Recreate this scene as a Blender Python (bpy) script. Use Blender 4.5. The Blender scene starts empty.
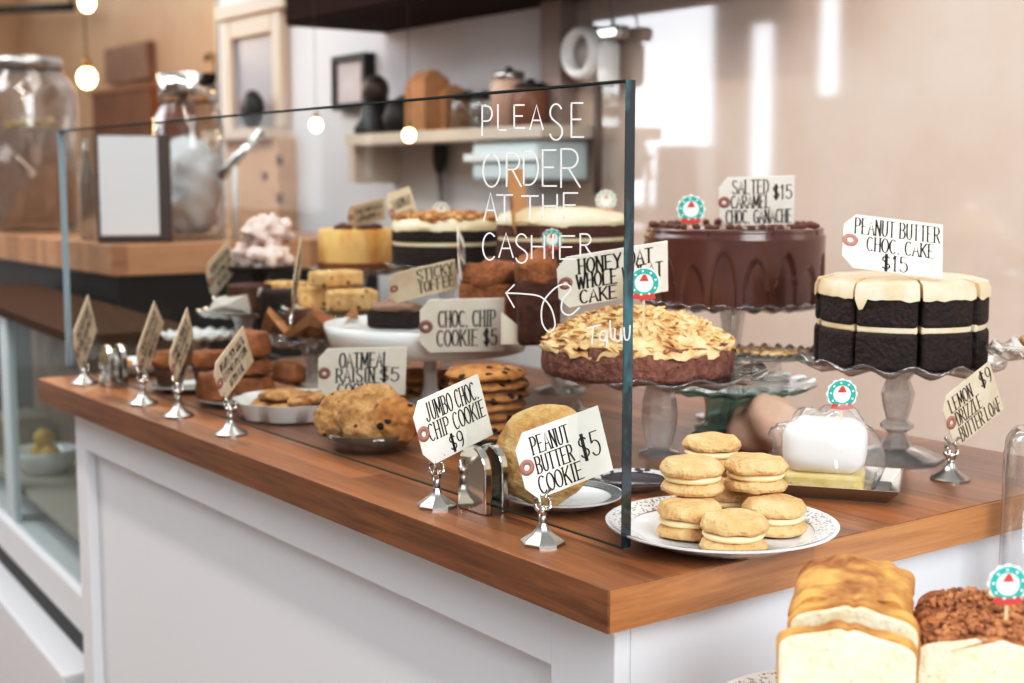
import bpy, bmesh, math, random
from mathutils import Vector, Matrix, noise
R = math.radians
ZC = 0.94                      # height of the counter top above the floor
col = bpy.context.scene.collection
rnd = random.Random(7)

# ------------------------------------------------------------------ camera
F = 1366.0; CX, CY, HZ = 512.0, 341.5, 180.0
pitch = math.atan((CY-HZ)/F); azim = R(36.289)
vd = Vector((-math.cos(azim), math.sin(azim), 0))
fw = vd*math.cos(pitch)+Vector((0, 0, -math.sin(pitch)))
rt = fw.cross(Vector((0, 0, 1))).normalized(); up = rt.cross(fw)
CAM = Vector((0.925, -0.788, 0.372))        # counter frame: corner of the counter top is the origin
def ray(x, y): return fw+rt*((x-CX)/F)-up*((y-CY)/F)
def az(x, y, z=0.0):
    r = ray(x, y); return CAM+r*((z-CAM.z)/r.z)
def ay(x, y, Y):
    r = ray(x, y); return CAM+r*((Y-CAM.y)/r.y)
def ad(x, y, d): return CAM+ray(x, y)*d
def colm(px, Y, z=0.0):
    """point at height z under image column px, at distance Y behind the front edge"""
    r = ray(px, 400); k = (Y-CAM.y)/r.y; return Vector((CAM.x+r.x*k, Y, z))
def dep(p): return (Vector(p)-CAM).dot(fw)
def W(p): return Vector((p[0], p[1], p[2]+ZC))

cd = bpy.data.cameras.new('camera'); cam = bpy.data.objects.new('camera', cd); col.objects.link(cam)
cam.matrix_world = Matrix.Translation(W(CAM)) @ Matrix((rt, up, -fw)).transposed().to_4x4()
cd.sensor_width = 36; cd.lens = F/1024*36; cd.clip_start = .02; cd.clip_end = 100
cd.dof.use_dof = True; cd.dof.focus_distance = 1.47; cd.dof.aperture_fstop = 4.6
bpy.context.scene.camera = cam

# ------------------------------------------------------------------ materials
def lin(c):
    if isinstance(c, str):
        c = tuple(int(c[i:i+2], 16)/255 for i in (0, 2, 4))
    return tuple((x/12.92 if x <= .04045 else ((x+.055)/1.055)**2.4) for x in c)+(1,)
MC = {}
def mat(name, c, rough=.5, metal=0, c2=None, scale=30, stretch=(1, 1, 1), bump=0, bscale=None, spec=.5, coat=0,
        spots=None, spot_scale=60, spot_size=.25, detail=4, contrast=(.35, .65), emit=None, sss=0, trans=0, ior=1.45):
    if name in MC: return MC[name]
    m = bpy.data.materials.new(name); m.use_nodes = True; nt = m.node_tree; N = nt.nodes; L = nt.links
    b = N['Principled BSDF']
    b.inputs['Base Color'].default_value = lin(c); b.inputs['Roughness'].default_value = rough
    b.inputs['Metallic'].default_value = metal; b.inputs['Specular IOR Level'].default_value = spec
    b.inputs['Coat Weight'].default_value = coat; b.inputs['Coat Roughness'].default_value = .08
    b.inputs['Transmission Weight'].default_value = trans; b.inputs['IOR'].default_value = ior
    if sss: b.inputs['Subsurface Weight'].default_value = sss; b.inputs['Subsurface Scale'].default_value = .004
    if emit: b.inputs['Emission Color'].default_value = lin(c); b.inputs['Emission Strength'].default_value = emit
    tc = N.new('ShaderNodeTexCoord'); mp = N.new('ShaderNodeMapping'); mp.inputs['Scale'].default_value = stretch
    L.new(tc.outputs['Object'], mp.inputs['Vector'])
    cur = None
    if c2 or bump:
        nz = N.new('ShaderNodeTexNoise'); nz.inputs['Scale'].default_value = scale; nz.inputs['Detail'].default_value = detail
        nz.inputs['Roughness'].default_value = .65
        L.new(mp.outputs[0], nz.inputs['Vector'])
    if c2:
        rp = N.new('ShaderNodeValToRGB'); e = rp.color_ramp.elements
        e[0].position, e[1].position = contrast; e[0].color = lin(c); e[1].color = lin(c2)
        L.new(nz.outputs['Fac'], rp.inputs['Fac']); cur = rp.outputs['Color']
    if spots:
        vo = N.new('ShaderNodeTexVoronoi'); vo.inputs['Scale'].default_value = spot_scale; vo.inputs['Randomness'].default_value = 1
        L.new(tc.outputs['Object'], vo.inputs['Vector'])
        r2 = N.new('ShaderNodeValToRGB'); e = r2.color_ramp.elements
        e[0].position, e[1].position = spot_size*.8, spot_size; e[0].color = (1, 1, 1, 1); e[1].color = (0, 0, 0, 1)
        L.new(vo.outputs['Distance'], r2.inputs['Fac'])
        mx = N.new('ShaderNodeMix'); mx.data_type = 'RGBA'
        L.new(r2.outputs['Color'], mx.inputs['Factor'])
        if cur: L.new(cur, mx.inputs[6])
        else: mx.inputs[6].default_value = lin(c)
        mx.inputs[7].default_value = lin(spots); cur = mx.outputs[2]
    if cur: L.new(cur, b.inputs['Base Color'])
    if bump:
        n2 = N.new('ShaderNodeTexNoise'); n2.inputs['Scale'].default_value = bscale or scale; n2.inputs['Detail'].default_value = 6
        L.new(mp.outputs[0], n2.inputs['Vector'])
        bp = N.new('ShaderNodeBump'); bp.inputs['Strength'].default_value = bump; bp.inputs['Distance'].default_value = .006
        L.new(n2.outputs['Fac'], bp.inputs['Height']); L.new(bp.outputs[0], b.inputs['Normal'])
    MC[name] = m; return m

def clear(name, tint=(1, 1, 1), gloss=.1, rough=.02, facing=.5, body=0.0, bodycol=(1, 1, 1)):
    """thin clear glass: see-through, tinted, with stronger mirror at grazing angles"""
    if name in MC: return MC[name]
    m = bpy.data.materials.new(name); m.use_nodes = True; nt = m.node_tree; N = nt.nodes; L = nt.links
    N.remove(N['Principled BSDF']); out = N['Material Output']
    tr = N.new('ShaderNodeBsdfTransparent'); tr.inputs[0].default_value = (*tint, 1)
    gl = N.new('ShaderNodeBsdfGlossy'); gl.inputs['Roughness'].default_value = rough
    lw = N.new('ShaderNodeLayerWeight'); lw.inputs['Blend'].default_value = facing
    ma = N.new('ShaderNodeMath'); ma.operation = 'MULTIPLY_ADD'; ma.inputs[1].default_value = 1-gloss if facing > .2 else .12; ma.inputs[2].default_value = gloss
    pw = N.new('ShaderNodeMath'); pw.operation = 'POWER'; pw.inputs[1].default_value = 2.5
    L.new(lw.outputs['Facing'], pw.inputs[0]); L.new(pw.outputs[0], ma.inputs[0])
    mx = N.new('ShaderNodeMixShader'); L.new(ma.outputs[0], mx.inputs[0])
    if body:
        df = N.new('ShaderNodeBsdfDiffuse'); df.inputs[0].default_value = (*bodycol, 1)
        m2 = N.new('ShaderNodeMixShader'); m2.inputs[0].default_value = body
        L.new(tr.outputs[0], m2.inputs[1]); L.new(df.outputs[0], m2.inputs[2]); L.new(m2.outputs[0], mx.inputs[1])
    else: L.new(tr.outputs[0], mx.inputs[1])
    L.new(gl.outputs[0], mx.inputs[2]); L.new(mx.outputs[0], out.inputs[0])
    MC[name] = m; return m

def wood(name, dark, light, along='x', stave=.045, rough=.35, coat=.15):
    if name in MC: return MC[name]
    m = bpy.data.materials.new(name); m.use_nodes = True; nt = m.node_tree; N = nt.nodes; L = nt.links
    b = N['Principled BSDF']; b.inputs['Roughness'].default_value = rough; b.inputs['Coat Weight'].default_value = coat; b.inputs['Coat Roughness'].default_value = .15
    tc = N.new('ShaderNodeTexCoord')
    br = N.new('ShaderNodeTexBrick'); br.inputs['Scale'].default_value = 1; br.inputs['Brick Width'].default_value = .55; br.inputs['Row Height'].default_value = stave
    br.inputs['Mortar Size'].default_value = .0006; br.inputs['Color1'].default_value = (0, 0, 0, 1); br.inputs['Color2'].default_value = (1, 1, 1, 1); br.inputs['Mortar'].default_value = (.1, .1, .1, 1)
    mp0 = N.new('ShaderNodeMapping')
    if along == 'y': mp0.inputs['Rotation'].default_value = (0, 0, R(90))
    L.new(tc.outputs['Object'], mp0.inputs['Vector']); L.new(mp0.outputs[0], br.inputs['Vector'])
    mp = N.new('ShaderNodeMapping'); mp.inputs['Scale'].default_value = (3, 55, 55) if along == 'x' else (55, 3, 55)
    L.new(tc.outputs['Object'], mp.inputs['Vector'])
    nz = N.new('ShaderNodeTexNoise'); nz.inputs['Scale'].default_value = 1.6; nz.inputs['Detail'].default_value = 8; nz.inputs['Roughness'].default_value = .7; nz.inputs['Distortion'].default_value = .6
    L.new(mp.outputs[0], nz.inputs['Vector'])
    a = N.new('ShaderNodeMath'); a.operation = 'MULTIPLY_ADD'; a.inputs[1].default_value = .3
    L.new(br.outputs['Color'], a.inputs[0]); s = N.new('ShaderNodeMath'); s.operation = 'MULTIPLY'; s.inputs[1].default_value = .85
    L.new(nz.outputs['Fac'], s.inputs[0]); L.new(s.outputs[0], a.inputs[2])
    rp = N.new('ShaderNodeValToRGB'); e = rp.color_ramp.elements; e[0].position, e[1].position = .26, .78
    e[0].color = lin(dark); e[1].color = lin(light)
    L.new(a.outputs[0], rp.inputs['Fac']); L.new(rp.outputs['Color'], b.inputs['Base Color'])
    bp = N.new('ShaderNodeBump'); bp.inputs['Strength'].default_value = .12; bp.inputs['Distance'].default_value = .001
    L.new(nz.outputs['Fac'], bp.inputs['Height']); L.new(bp.outputs[0], b.inputs['Normal'])
    MC[name] = m; return m

WOOD = wood('oiled_wood', '4f2a14', 'a46c43')
BENCHWOOD = wood('bench_wood', '8a6040', 'c99a74', 'y')
WHITE = mat('white_paint', 'e4e6ea', .45, bump=.03, scale=120)
CHROME = mat('chrome', 'd8d4cc', .12, 1)
STEEL = mat('steel', 'b5b2ae', .3, 1)
DARK = mat('black_paint', '15120f', .5)
CARD = mat('tag_card', 'f6f2e8', .8, c2='eee8da', scale=40)
CARD2 = mat('tag_card_kraft', 'dccdb6', .8, c2='cfbea3', scale=40)
INK = mat('black_ink', '1c1a1a', .7)
EYE = mat('eyelet_paper', 'a4776c', .7)
CHINA = mat('white_china', 'eef0f2', .15, coat=.4)
GLASS = clear('pressed_glass', (.96, .96, .95), .12, .08, .5, .05, (.85, .86, .86))
STEMG = clear('stem_glass', (.95, .95, .94), .16, .08, .5, .24, (.85, .86, .86))
GREENG = clear('green_glass', (.62, .83, .78), .10, .05, .6, .3, (.25, .5, .45))
JARG = clear('jar_glass', (.98, .98, .98), .06, .03, .5)
PANE = clear('screen_glass', (.90, .915, .91), .012, .0, .15)
FILM = clear('cling_film', (.97, .97, .97), .05, .12, .35, .10)
PARCH = mat('parchment', 'ece5d8', .7, sss=.1)
KRAFT = mat('brown_paper', 'b98a62', .8, c2='a77850', scale=20, bump=.3)
CHOC = mat('chocolate_sponge', '180d09', .7, c2='2d1a12', scale=90, bump=.9, bscale=160)
FUDGE = mat('chocolate_ganache', '4d2c25', .2, coat=.4, c2='5a362d', scale=12)
FUDGEC = mat('ganache_chips', '5a3222', .5, bump=.5, scale=80)
PBF = mat('peanut_frosting', 'e4d5bb', .45, c2='d3b992', scale=25, bump=.15, sss=.2)
BISC = mat('biscuit', 'c99a64', .8, c2='e2c294', scale=35, bump=.9, bscale=150, contrast=(.3, .7))
CREAMF = mat('biscuit_cream', 'f0dcb0', .5, sss=.2)
OATC = mat('oat_cookie', 'a3723f', .8, c2='d6aa76', scale=60, bump=1, bscale=110, spots='6b4020', spot_scale=45, spot_size=.16)
GOLDC = mat('golden_cookie', 'bf8b4c', .75, c2='e2bd88', scale=30, bump=1, bscale=90)
CHIPC = mat('chip_cookie', '99602e', .75, c2='c99256', scale=40, bump=.7, bscale=90, spots='2c1710', spot_scale=50, spot_size=.3)
BUN = mat('brown_bun', '74401f', .6, c2='a96b3c', scale=22, bump=.7, bscale=70)
BAR = mat('bar_cookie', 'c0955f', .75, c2='e0bf8a', scale=35, bump=.6, spots='54301a', spot_scale=48, spot_size=.24)
BROWNIE = mat('brownie', '3b2018', .6, c2='6b4029', scale=30, bump=.7)
CRUMB = mat('crumble_top', '7e4a30', .85, c2='ab7248', scale=70, bump=1.2, bscale=120)
CRUMBD = mat('dark_crumble_cake', '40231b', .85, c2='5d382a', scale=60, bump=.9)
CHEESE = mat('cheesecake', 'cf9448', .5, c2='e9c483', scale=20, stretch=(1, 1, .5), bump=.1)
CRUST = mat('biscuit_crust', '7a4a2a', .8, c2='95623a', scale=50, bump=.6)
CREAM = mat('cream_frosting', 'efe2c8', .5, c2='e2cfa8', scale=18, bump=.2, sss=.2)
PECAN = mat('nut_topping', '8f5a30', .75, c2='cfa06c', scale=50, bump=1, contrast=(.4, .6))
OATCAKE = mat('spiced_sponge', '6d4334', .85, c2='95675a', scale=70, bump=1, bscale=140, spots='3a2019', spot_scale=110, spot_size=.18)
FLAKE = mat('toasted_flakes', 'b9824a', .7, c2='ecd0a0', scale=40, bump=.5, contrast=(.3, .6))
LOAF = mat('loaf_crumb', 'f0e3c6', .85, c2='e8d4ab', scale=60, bump=.6, bscale=130, spots='cdb183', spot_scale=90, spot_size=.12)
LCRUST = mat('loaf_crust', '74401a', .55, c2='d39c58', scale=16, bump=.6, bscale=60, contrast=(.36, .6))
SEEDC = mat('streusel_crust', '845032', .8, c2='c48a5c', scale=75, bump=1.2, bscale=120)
MERING = mat('white_icing', 'f6f4ee', .4, sss=.2, bump=.2, scale=30)
CURD = mat('lemon_sponge', 'dfc070', .7, c2='ebd597', scale=60, bump=.4)
PINKM = mat('pink_meringue', 'd4b9ae', .6, c2='e8d6cf', scale=15)
TEAL = mat('wreath_teal', '2fa396', .6)
RED = mat('ribbon_red', 'c8463e', .6)
PALE = mat('topper_card', 'f6efe8', .6)
INKW = mat('white_marker', 'f0f0ee', .6, emit=.08)  # faint emission added to keep the marker strokes bright
EDGE = mat('glass_edge_reflections', '0b222b', .06, c2='4b97a0', scale=22, stretch=(1, 1, .4), coat=1, contrast=(.5, .88))  # teal glass edge; the dark patches paint its reflections
EDGED = mat('glass_edge_dark', '252f2c', .45, spec=.2)

# ------------------------------------------------------------------ mesh builder
class M:
    def __init__(s): s.v = []; s.f = []; s.rd = False
    def add(s, v, f, X=None):
        o = len(s.v); s.v += [tuple(X @ Vector(p)) if X else tuple(p) for p in v]; s.f += [tuple(i+o for i in q) for q in f]; return s
    def box(s, c, d, X=None):
        x, y, z = (k/2 for k in d)
        v = [(c[0]+a*x, c[1]+b*y, c[2]+e*z) for e in (-1, 1) for b in (-1, 1) for a in (-1, 1)]
        return s.add(v, [(0, 2, 3, 1), (4, 5, 7, 6), (0, 1, 5, 4), (2, 6, 7, 3), (0, 4, 6, 2), (1, 3, 7, 5)], X)
    def b2(s, a, b): return s.box([(a[i]+b[i])/2 for i in range(3)], [abs(a[i]-b[i]) for i in range(3)])
    def lathe(s, prof, n=48, fn=None, X=None, a0=0, a1=2*math.pi):
        s.rd = True
        full = abs(a1-a0-2*math.pi) < 1e-6; k = n if full else n+1; v = []; f = []
        for (r, z) in prof:
            for i in range(k):
                t = a0+(a1-a0)*i/n; rr, zz = fn(t, r, z) if fn else (r, z)
                v.append((rr*math.cos(t), rr*math.sin(t), zz))
        for j in range(len(prof)-1):
            for i in range(n if not full else k):
                i2 = (i+1) % k if full else i+1
                f.append((j*k+i, j*k+i2, (j+1)*k+i2, (j+1)*k+i))
        return s.add(v, f, X)
    def prism(s, poly, z0, z1, X=None):
        n = len(poly); v = [(*p, z0) for p in poly]+[(*p, z1) for p in poly]
        f = [tuple(range(n))[::-1], tuple(range(n, 2*n))]+[(i, (i+1) % n, n+(i+1) % n, n+i) for i in range(n)]
        return s.add(v, f, X)
    def tube(s, pts, r, n=8):
        pts = [Vector(p) for p in pts]; v = []; f = []
        for i, p in enumerate(pts):
            t = (pts[min(i+1, len(pts)-1)]-pts[max(i-1, 0)]).normalized()
            a = t.cross(Vector((0, 0, 1)) if abs(t.z) < .95 else Vector((1, 0, 0))).normalized(); b = t.cross(a)
            rr = r[i] if isinstance(r, (list, tuple)) else r
            v += [tuple(p+(a*math.cos(2*math.pi*k/n)+b*math.sin(2*math.pi*k/n))*rr) for k in range(n)]
        for i in range(len(pts)-1):
            for k in range(n): f.append((i*n+k, i*n+(k+1) % n, (i+1)*n+(k+1) % n, (i+1)*n+k))
        f += [tuple(range(n)), tuple(range((len(pts)-1)*n, len(pts)*n))[::-1]]
        return s.add(v, f)
    def blob(s, c, r, amp=0, fr=20, nu=20, nv=12, X=None, flat=None, seed=0):
        s.rd = True
        v = []; f = []
        for j in range(nv+1):
            ph = math.pi*j/nv
            for i in range(nu):
                t = 2*math.pi*i/nu; d = Vector((math.sin(ph)*math.cos(t), math.sin(ph)*math.sin(t), math.cos(ph)))
                p = Vector((d.x*r[0], d.y*r[1], d.z*r[2]))
                if amp: p += d*amp*noise.noise(p*fr+Vector((seed*3.1, seed*1.7, 0)))
                if flat is not None: p.z = max(p.z, flat)
                v.append((c[0]+p.x, c[1]+p.y, c[2]+p.z))
        for j in range(nv):
            for i in range(nu): f.append((j*nu+i, (j+1)*nu+i, (j+1)*nu+(i+1) % nu, j*nu+(i+1) % nu))
        return s.add(v, f, X)
    def roughen(s, amp, fr, seed=0, zmin=None):
        o = []
        for p in s.v:
            q = Vector(p); k = q*fr+Vector((seed*5.3, seed*2.9, seed))
            d = Vector((noise.noise(k), noise.noise(k+Vector((7, 3, 1))), noise.noise(k+Vector((1, 9, 4)))))*amp
            q += d
            if zmin is not None and q.z < zmin: q.z = zmin
            o.append(tuple(q))
        s.v = o; return s
    def build(s, name, m, parent=None, loc=None, smooth=True, bevel=0, seg=2, sub=0, auto=None):
        me = bpy.data.meshes.new(name); me.from_pydata(s.v, [], s.f)
        bm = bmesh.new(); bm.from_mesh(me); 
        if s.rd: bmesh.ops.remove_doubles(bm, verts=bm.verts, dist=1e-6)
        bmesh.ops.recalc_face_normals(bm, faces=bm.faces)
        if sub: bmesh.ops.subdivide_edges(bm, edges=bm.edges, cuts=sub, use_grid_fill=True)
        bm.to_mesh(me); bm.free()
        me.polygons.foreach_set('use_smooth', [smooth]*len(me.polygons))
        o = bpy.data.objects.new(name, me); col.objects.link(o); me.materials.append(m)
        if parent: o.parent = parent
        if loc is not None: o.location = loc
        if bevel:
            bv = o.modifiers.new('bevel', 'BEVEL'); bv.width = bevel; bv.segments = seg; bv.limit_method = 'ANGLE'; bv.angle_limit = R(40)
        if auto and smooth: me.set_sharp_from_angle(angle=R(auto))
        return o

def tag_obj(o, label, cat, group=None, kind=None):
    if label: o['label'] = label
    if cat: o['category'] = cat
    if group: o['group'] = group
    if kind: o['kind'] = kind
    return o
def thing(name, label, cat, loc=(0, 0, 0), rz=0, group=None, rot=None):
    o = bpy.data.objects.new(name, None); col.objects.link(o); o.empty_display_size = .02
    o.location = W(loc); o.rotation_euler = rot or (0, 0, rz)
    return tag_obj(o, label, cat, group)
def struct(name, m, mt, **k):
    o = m.build(name, mt, loc=(0, 0, ZC), smooth=False, **k); o['kind'] = 'structure'; return o
CAMAZ = math.atan2(fw.y, fw.x)
def face_cam(p): return math.atan2(CAM.y-p[1], CAM.x-p[0])       # heading from p to the viewer

# ------------------------------------------------------------------ lettering
def arc(cx, cy, rx, ry, a0, a1, n=10): return [(cx+rx*math.cos(R(a0+(a1-a0)*i/n)), cy+ry*math.sin(R(a0+(a1-a0)*i/n))) for i in range(n+1)]
GL = {
 'A': [[(0, 0), (.5, 1), (1, 0)], [(.2, .36), (.8, .36)]],
 'B': [[(.1, 0), (.1, 1)], [(.1, 1), (.5, 1)]+arc(.5, .77, .38, .23, 90, -90)+[(.1, .54)], [(.5, .54)]+arc(.52, .27, .43, .27, 90, -90)+[(.1, 0)]],
 'C': [arc(.55, .5, .5, .5, 50, 310, 16)],
 'D': [[(.1, 0), (.1, 1)], [(.1, 1), (.4, 1)]+arc(.4, .5, .55, .5, 90, -90, 14)+[(.1, 0)]],
 'E': [[(.1, 0), (.1, 1)], [(.1, 1), (.9, 1)], [(.1, .52), (.75, .52)], [(.1, 0), (.95, 0)]],
 'F': [[(.1, 0), (.1, 1)], [(.1, 1), (.9, 1)], [(.1, .52), (.75, .52)]],
 'G': [arc(.55, .5, .5, .5, 50, 340, 16), [(.6, .42), (1, .42)], [(.95, .42), (.95, .1)]],
 'H': [[(.1, 0), (.1, 1)], [(.9, 0), (.9, 1)], [(.1, .52), (.9, .52)]],
 'I': [[(.5, 0), (.5, 1)]],
 'J': [[(.75, 1), (.75, .25)]+arc(.4, .25, .35, .25, 0, -170)],
 'K': [[(.1, 0), (.1, 1)], [(.95, 1), (.12, .42)], [(.35, .58), (.98, 0)]],
 'L': [[(.1, 1), (.1, 0)], [(.1, 0), (.95, 0)]],
 'M': [[(.05, 0), (.1, 1)], [(.1, 1), (.5, .2)], [(.5, .2), (.9, 1)], [(.9, 1), (.95, 0)]],
 'N': [[(.1, 0), (.1, 1)], [(.1, 1), (.9, 0)], [(.9, 0), (.9, 1)]],
 'O': [arc(.5, .5, .5, .5, 90, 450, 20)],
 'P': [[(.1, 0), (.1, 1)], [(.1, 1), (.5, 1)]+arc(.5, .74, .42, .26, 90, -90)+[(.1, .48)]],
 'R': [[(.1, 0), (.1, 1)], [(.1, 1), (.5, 1)]+arc(.5, .75, .4, .25, 90, -90)+[(.1, .5)], [(.45, .5), (1, 0)]],
 'S': [arc(.5, .76, .42, .24, 30, 200, 8)+[(.25, .58), (.75, .42)]+arc(.5, .24, .45, .24, 20, -160, 8)],
 'T': [[(.5, 0), (.5, 1)], [(0, 1), (1, 1)]],
 'U': [[(.1, 1), (.1, .3)]+arc(.5, .3, .4, .3, 180, 360)+[(.9, 1)]],
 'W': [[(0, 1), (.25, 0)], [(.25, 0), (.5, .8)], [(.5, .8), (.75, 0)], [(.75, 0), (1, 1)]],
 'Y': [[(0, 1), (.5, .5)], [(1, 1), (.5, .5)], [(.5, .5), (.5, 0)]],
 'Z': [[(.05, 1), (.95, 1)], [(.95, 1), (.05, 0)], [(.05, 0), (.95, 0)]],
 '$': [arc(.5, .72, .42, .2, 30, 200, 8)+[(.25, .58), (.75, .42)]+arc(.5, .28, .45, .2, 20, -160, 8), [(.42, -.06), (.42, 1.06)], [(.6, -.06), (.6, 1.06)]],
 '1': [[(.2, .8), (.55, 1)], [(.55, 1), (.55, 0)]],
 '5': [[(.9, 1), (.2, 1)], [(.2, 1), (.16, .55)]+arc(.48, .32, .45, .32, 130, -150, 12)],
 '9': [arc(.5, .7, .4, .3, 0, 360, 16), [(.9, .7)]+arc(.35, .55, .55, .55, 0, -70, 8)],
 '.': [[(.35, 0), (.65, .06)]], ',': [[(.6, .1), (.3, -.15)]],
}
GW = {'I': .45, '.': .35, ',': .35, ' ': .45, 'M': 1.25, 'W': 1.3, '1': .6, '$': .95}
def ribbon(m, pts, hx, hy, to3):
    """pen stroke of an elliptical nib along 2-D points, mapped to space by to3"""
    P = [Vector(p) for p in pts]; V = []; Fc = []
    for i, p in enumerate(P):
        t = P[min(i+1, len(P)-1)]-P[max(i-1, 0)]
        t = t.normalized() if t.length > 1e-9 else Vector((1, 0)); n = Vector((-t.y, t.x))
        h = math.sqrt((hx*n.x)**2+(hy*n.y)**2)
        e = t*min(hx, hy)*(-1 if i == 0 else 1 if i == len(P)-1 else 0)
        V += [to3(p+n*h+e), to3(p-n*h+e)]
    for i in range(len(P)-1): Fc.append((2*i, 2*i+1, 2*i+3, 2*i+2))
    m.add(V, Fc)
def write(m, text, box, to3, nx=.0011, ny=.0004, serif=True):
    """fit one line into box (x0, y0, x1, y1), in metres on the surface"""
    x0, y0, x1, y1 = box; tot = sum(GW.get(c, 1)+.22 for c in text)-.22; k = (x1-x0)/tot; x = x0
    for c in text:
        w = GW.get(c, 1)*k
        for st in GL.get(c, []):
            p = [(x+a*w, y0+b*(y1-y0)) for a, b in st]
            ribbon(m, p, nx, ny, to3)
            if serif and len(st) == 2 and abs(st[0][0]-st[1][0]) < .12 and c not in '$.,':
                for q in p: ribbon(m, [(q[0]-.15*k, q[1]), (q[0]+.15*k, q[1])], ny, ny, to3)
        x += w+.22*k

def price_tag(quad, depth, lines, label, group=None, sign=1, aspect=1.45, card=CARD, stem=None, scribble=False, thick=.0012):
    """quad: top-left, top-right, bottom-left seen from the front; the card's true tilt is solved from its outline"""
    tl, tr, bl = [Vector(q) for q in quad]; s = depth/F
    c2 = (tr+bl)/2; e3 = ray(c2.x, c2.y).normalized()
    U0 = (rt*(tr.x-tl.x)-up*(tr.y-tl.y))*s; V0 = (rt*(tl.x-bl.x)-up*(tl.y-bl.y))*s
    U0 -= e3*U0.dot(e3); V0 -= e3*V0.dot(e3)
    d = -U0.dot(V0); a2 = aspect**2
    B_ = U0.length_squared-a2*V0.length_squared; q = (-B_+math.sqrt(B_*B_+4*a2*d*d))/2; q = max(q, 1e-10)
    uz = math.sqrt(q)*sign; vz = d/uz if q > 1e-9 else 0
    u = U0+e3*uz; v = V0+e3*vz
    w, h = u.length, v.length; u.normalize(); v = (v-u*v.dot(u)).normalized(); n = u.cross(v)
    if n.dot(fw) > 0: n = -n
    C0 = ad(c2.x, c2.y, depth)
    o = thing('price_tag', label, 'price tag', C0, group=group)
    X = Matrix((u, v, u.cross(v))).transposed().to_4x4()
    o.matrix_world = Matrix.Translation(W(C0)) @ X
    k = .16*h*1.3
    poly = [(-w/2, -h/2+k), (-w/2+k*.8, -h/2), (w/2, -h/2), (w/2, h/2), (-w/2+k*.8, h/2), (-w/2, h/2-k)]
    M().prism(poly, -thick/2, thick/2).build('card', card, o, smooth=False)
    fz = thick/2+.0003
    m = M(); ex = -w/2+.07*w; r0, r1 = .012*h/.06*.22, .012*h/.06*.60
    m.lathe([(r0, fz), (r0, fz+.0006), (r1, fz+.0006), (r1, fz)], 20, X=Matrix.Translation((ex, 0, 0)))
    m.build('eyelet', EYE, o)['label'] = 'dull red paper eyelet'
    m = M(); to3 = lambda p: (p[0], p[1], fz)
    rr = random.Random(int(c2.x*7+c2.y))
    for t, (a, b, c, e) in lines:
        bx = (-w/2+a*w, h/2-e*h, -w/2+c*w, h/2-b*h)
        if t: write(m, t, bx, to3, .0095*w, .0056*w)
        else:                                              # writing too blurred to read: close-set pen strokes
            x = bx[0]
            while x < bx[2]:
                hh = bx[3]-bx[1]
                ribbon(m, [(x, bx[1]), (x+rr.uniform(-.01, .01)*w, bx[3])], .008*w, .004*w, to3)
                if rr.random() < .6: ribbon(m, [(x, bx[1]+hh*rr.choice((0, .5, 1))), (x+.04*w, bx[1]+hh*rr.choice((0, .5, 1)))], .01*w, .006*w, to3)
                x += rr.uniform(.035, .06)*w
    m.build('lettering', INK, o, smooth=False)['label'] = 'black hand lettering'
    return o, C0, u, v, w, h
BLUR2 = [('', (.2, .2, .9, .45)), ('', (.22, .55, .85, .8))]
BLUR3 = [('', (.18, .14, .88, .36)), ('', (.2, .42, .9, .62)), ('', (.3, .7, .7, .9))]

def holder(base, top, label, group, r=.024, kind=STEEL):
    """weighted foot, stem and spring clip that grips a card corner at 'top'"""
    b = Vector(base); o = thing('card_holder', label, 'card holder', b, group=group); t = Vector(top)-b
    M().lathe([(0, 0), (r, 0), (r, .003), (r*.92, .005), (r*.45, .012), (r*.25, .018), (r*.2, .022), (0, .022)], 8 if r < .0238 else 24).build('base', kind, o, smooth=True, auto=25)
    M().tube([(0, 0, .018), (0, 0, t.z*.62)], .0042, 12).build('stem', kind, o)
    z = t.z*.6; side = Vector((rt.x, rt.y, 0)); fr = Vector((-fw.x, -fw.y, 0))
    m = M()
    m.box((0, 0, z+.004), (.008, .008, .01))
    for s in (-1, 1):
        a = Vector((0, 0, z)); e = Vector((t.x, t.y, t.z))
        m.tube([a+side*.002*s, a+side*.008*s+Vector((0, 0, .008)), a+side*.007*s+Vector((0, 0, .016)), a+side*.002*s+fr*.003+Vector((0, 0, .019)), a+side*.009*s+fr*.003+Vector((0, 0, .028))], .0022, 8)
    m.tube([(0, 0, z), e*.97], .002, 8)
    m.build('clip', CHROME, o)
    return o

# ------------------------------------------------------------------ room shell
struct('floor', M().b2((-9, -6, -ZC-.1), (4, 5, -ZC)), mat('floor_concrete', '9a8b80', .6, c2='a99a8f', scale=3))
# glossy beige wall behind the counter
def gloss_wall(name, c, c2, mixf, rough):
    m = mat(name, c, .6, c2=c2, scale=4, bump=.05)
    nt = m.node_tree; N = nt.nodes; L = nt.links; b = N['Principled BSDF']; out = N['Material Output']
    g = N.new('ShaderNodeBsdfGlossy'); g.inputs['Roughness'].default_value = rough
    mx = N.new('ShaderNodeMixShader'); mx.inputs[0].default_value = mixf
    L.new(b.outputs[0], mx.inputs[1]); L.new(g.outputs[0], mx.inputs[2]); L.new(mx.outputs[0], out.inputs[0])
    return m
YW = 1.7
xp = ay(562, 100, YW).x
xd = ay(219, 100, YW).x
struct('wall_back', M().b2((xp, YW, -ZC), (3.2, YW+.1, 2.0)), gloss_wall('beige_gloss_wall', 'd5bfb0', 'dcc9bc', .20, .05))
struct('wall_back_left', M().b2((xd, YW, -ZC), (xp, YW+.1, 2.0)), mat('grey_white_wall', 'd6d3d4', .6, c2='dedbdb', scale=2))
YF = 3.4
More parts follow.
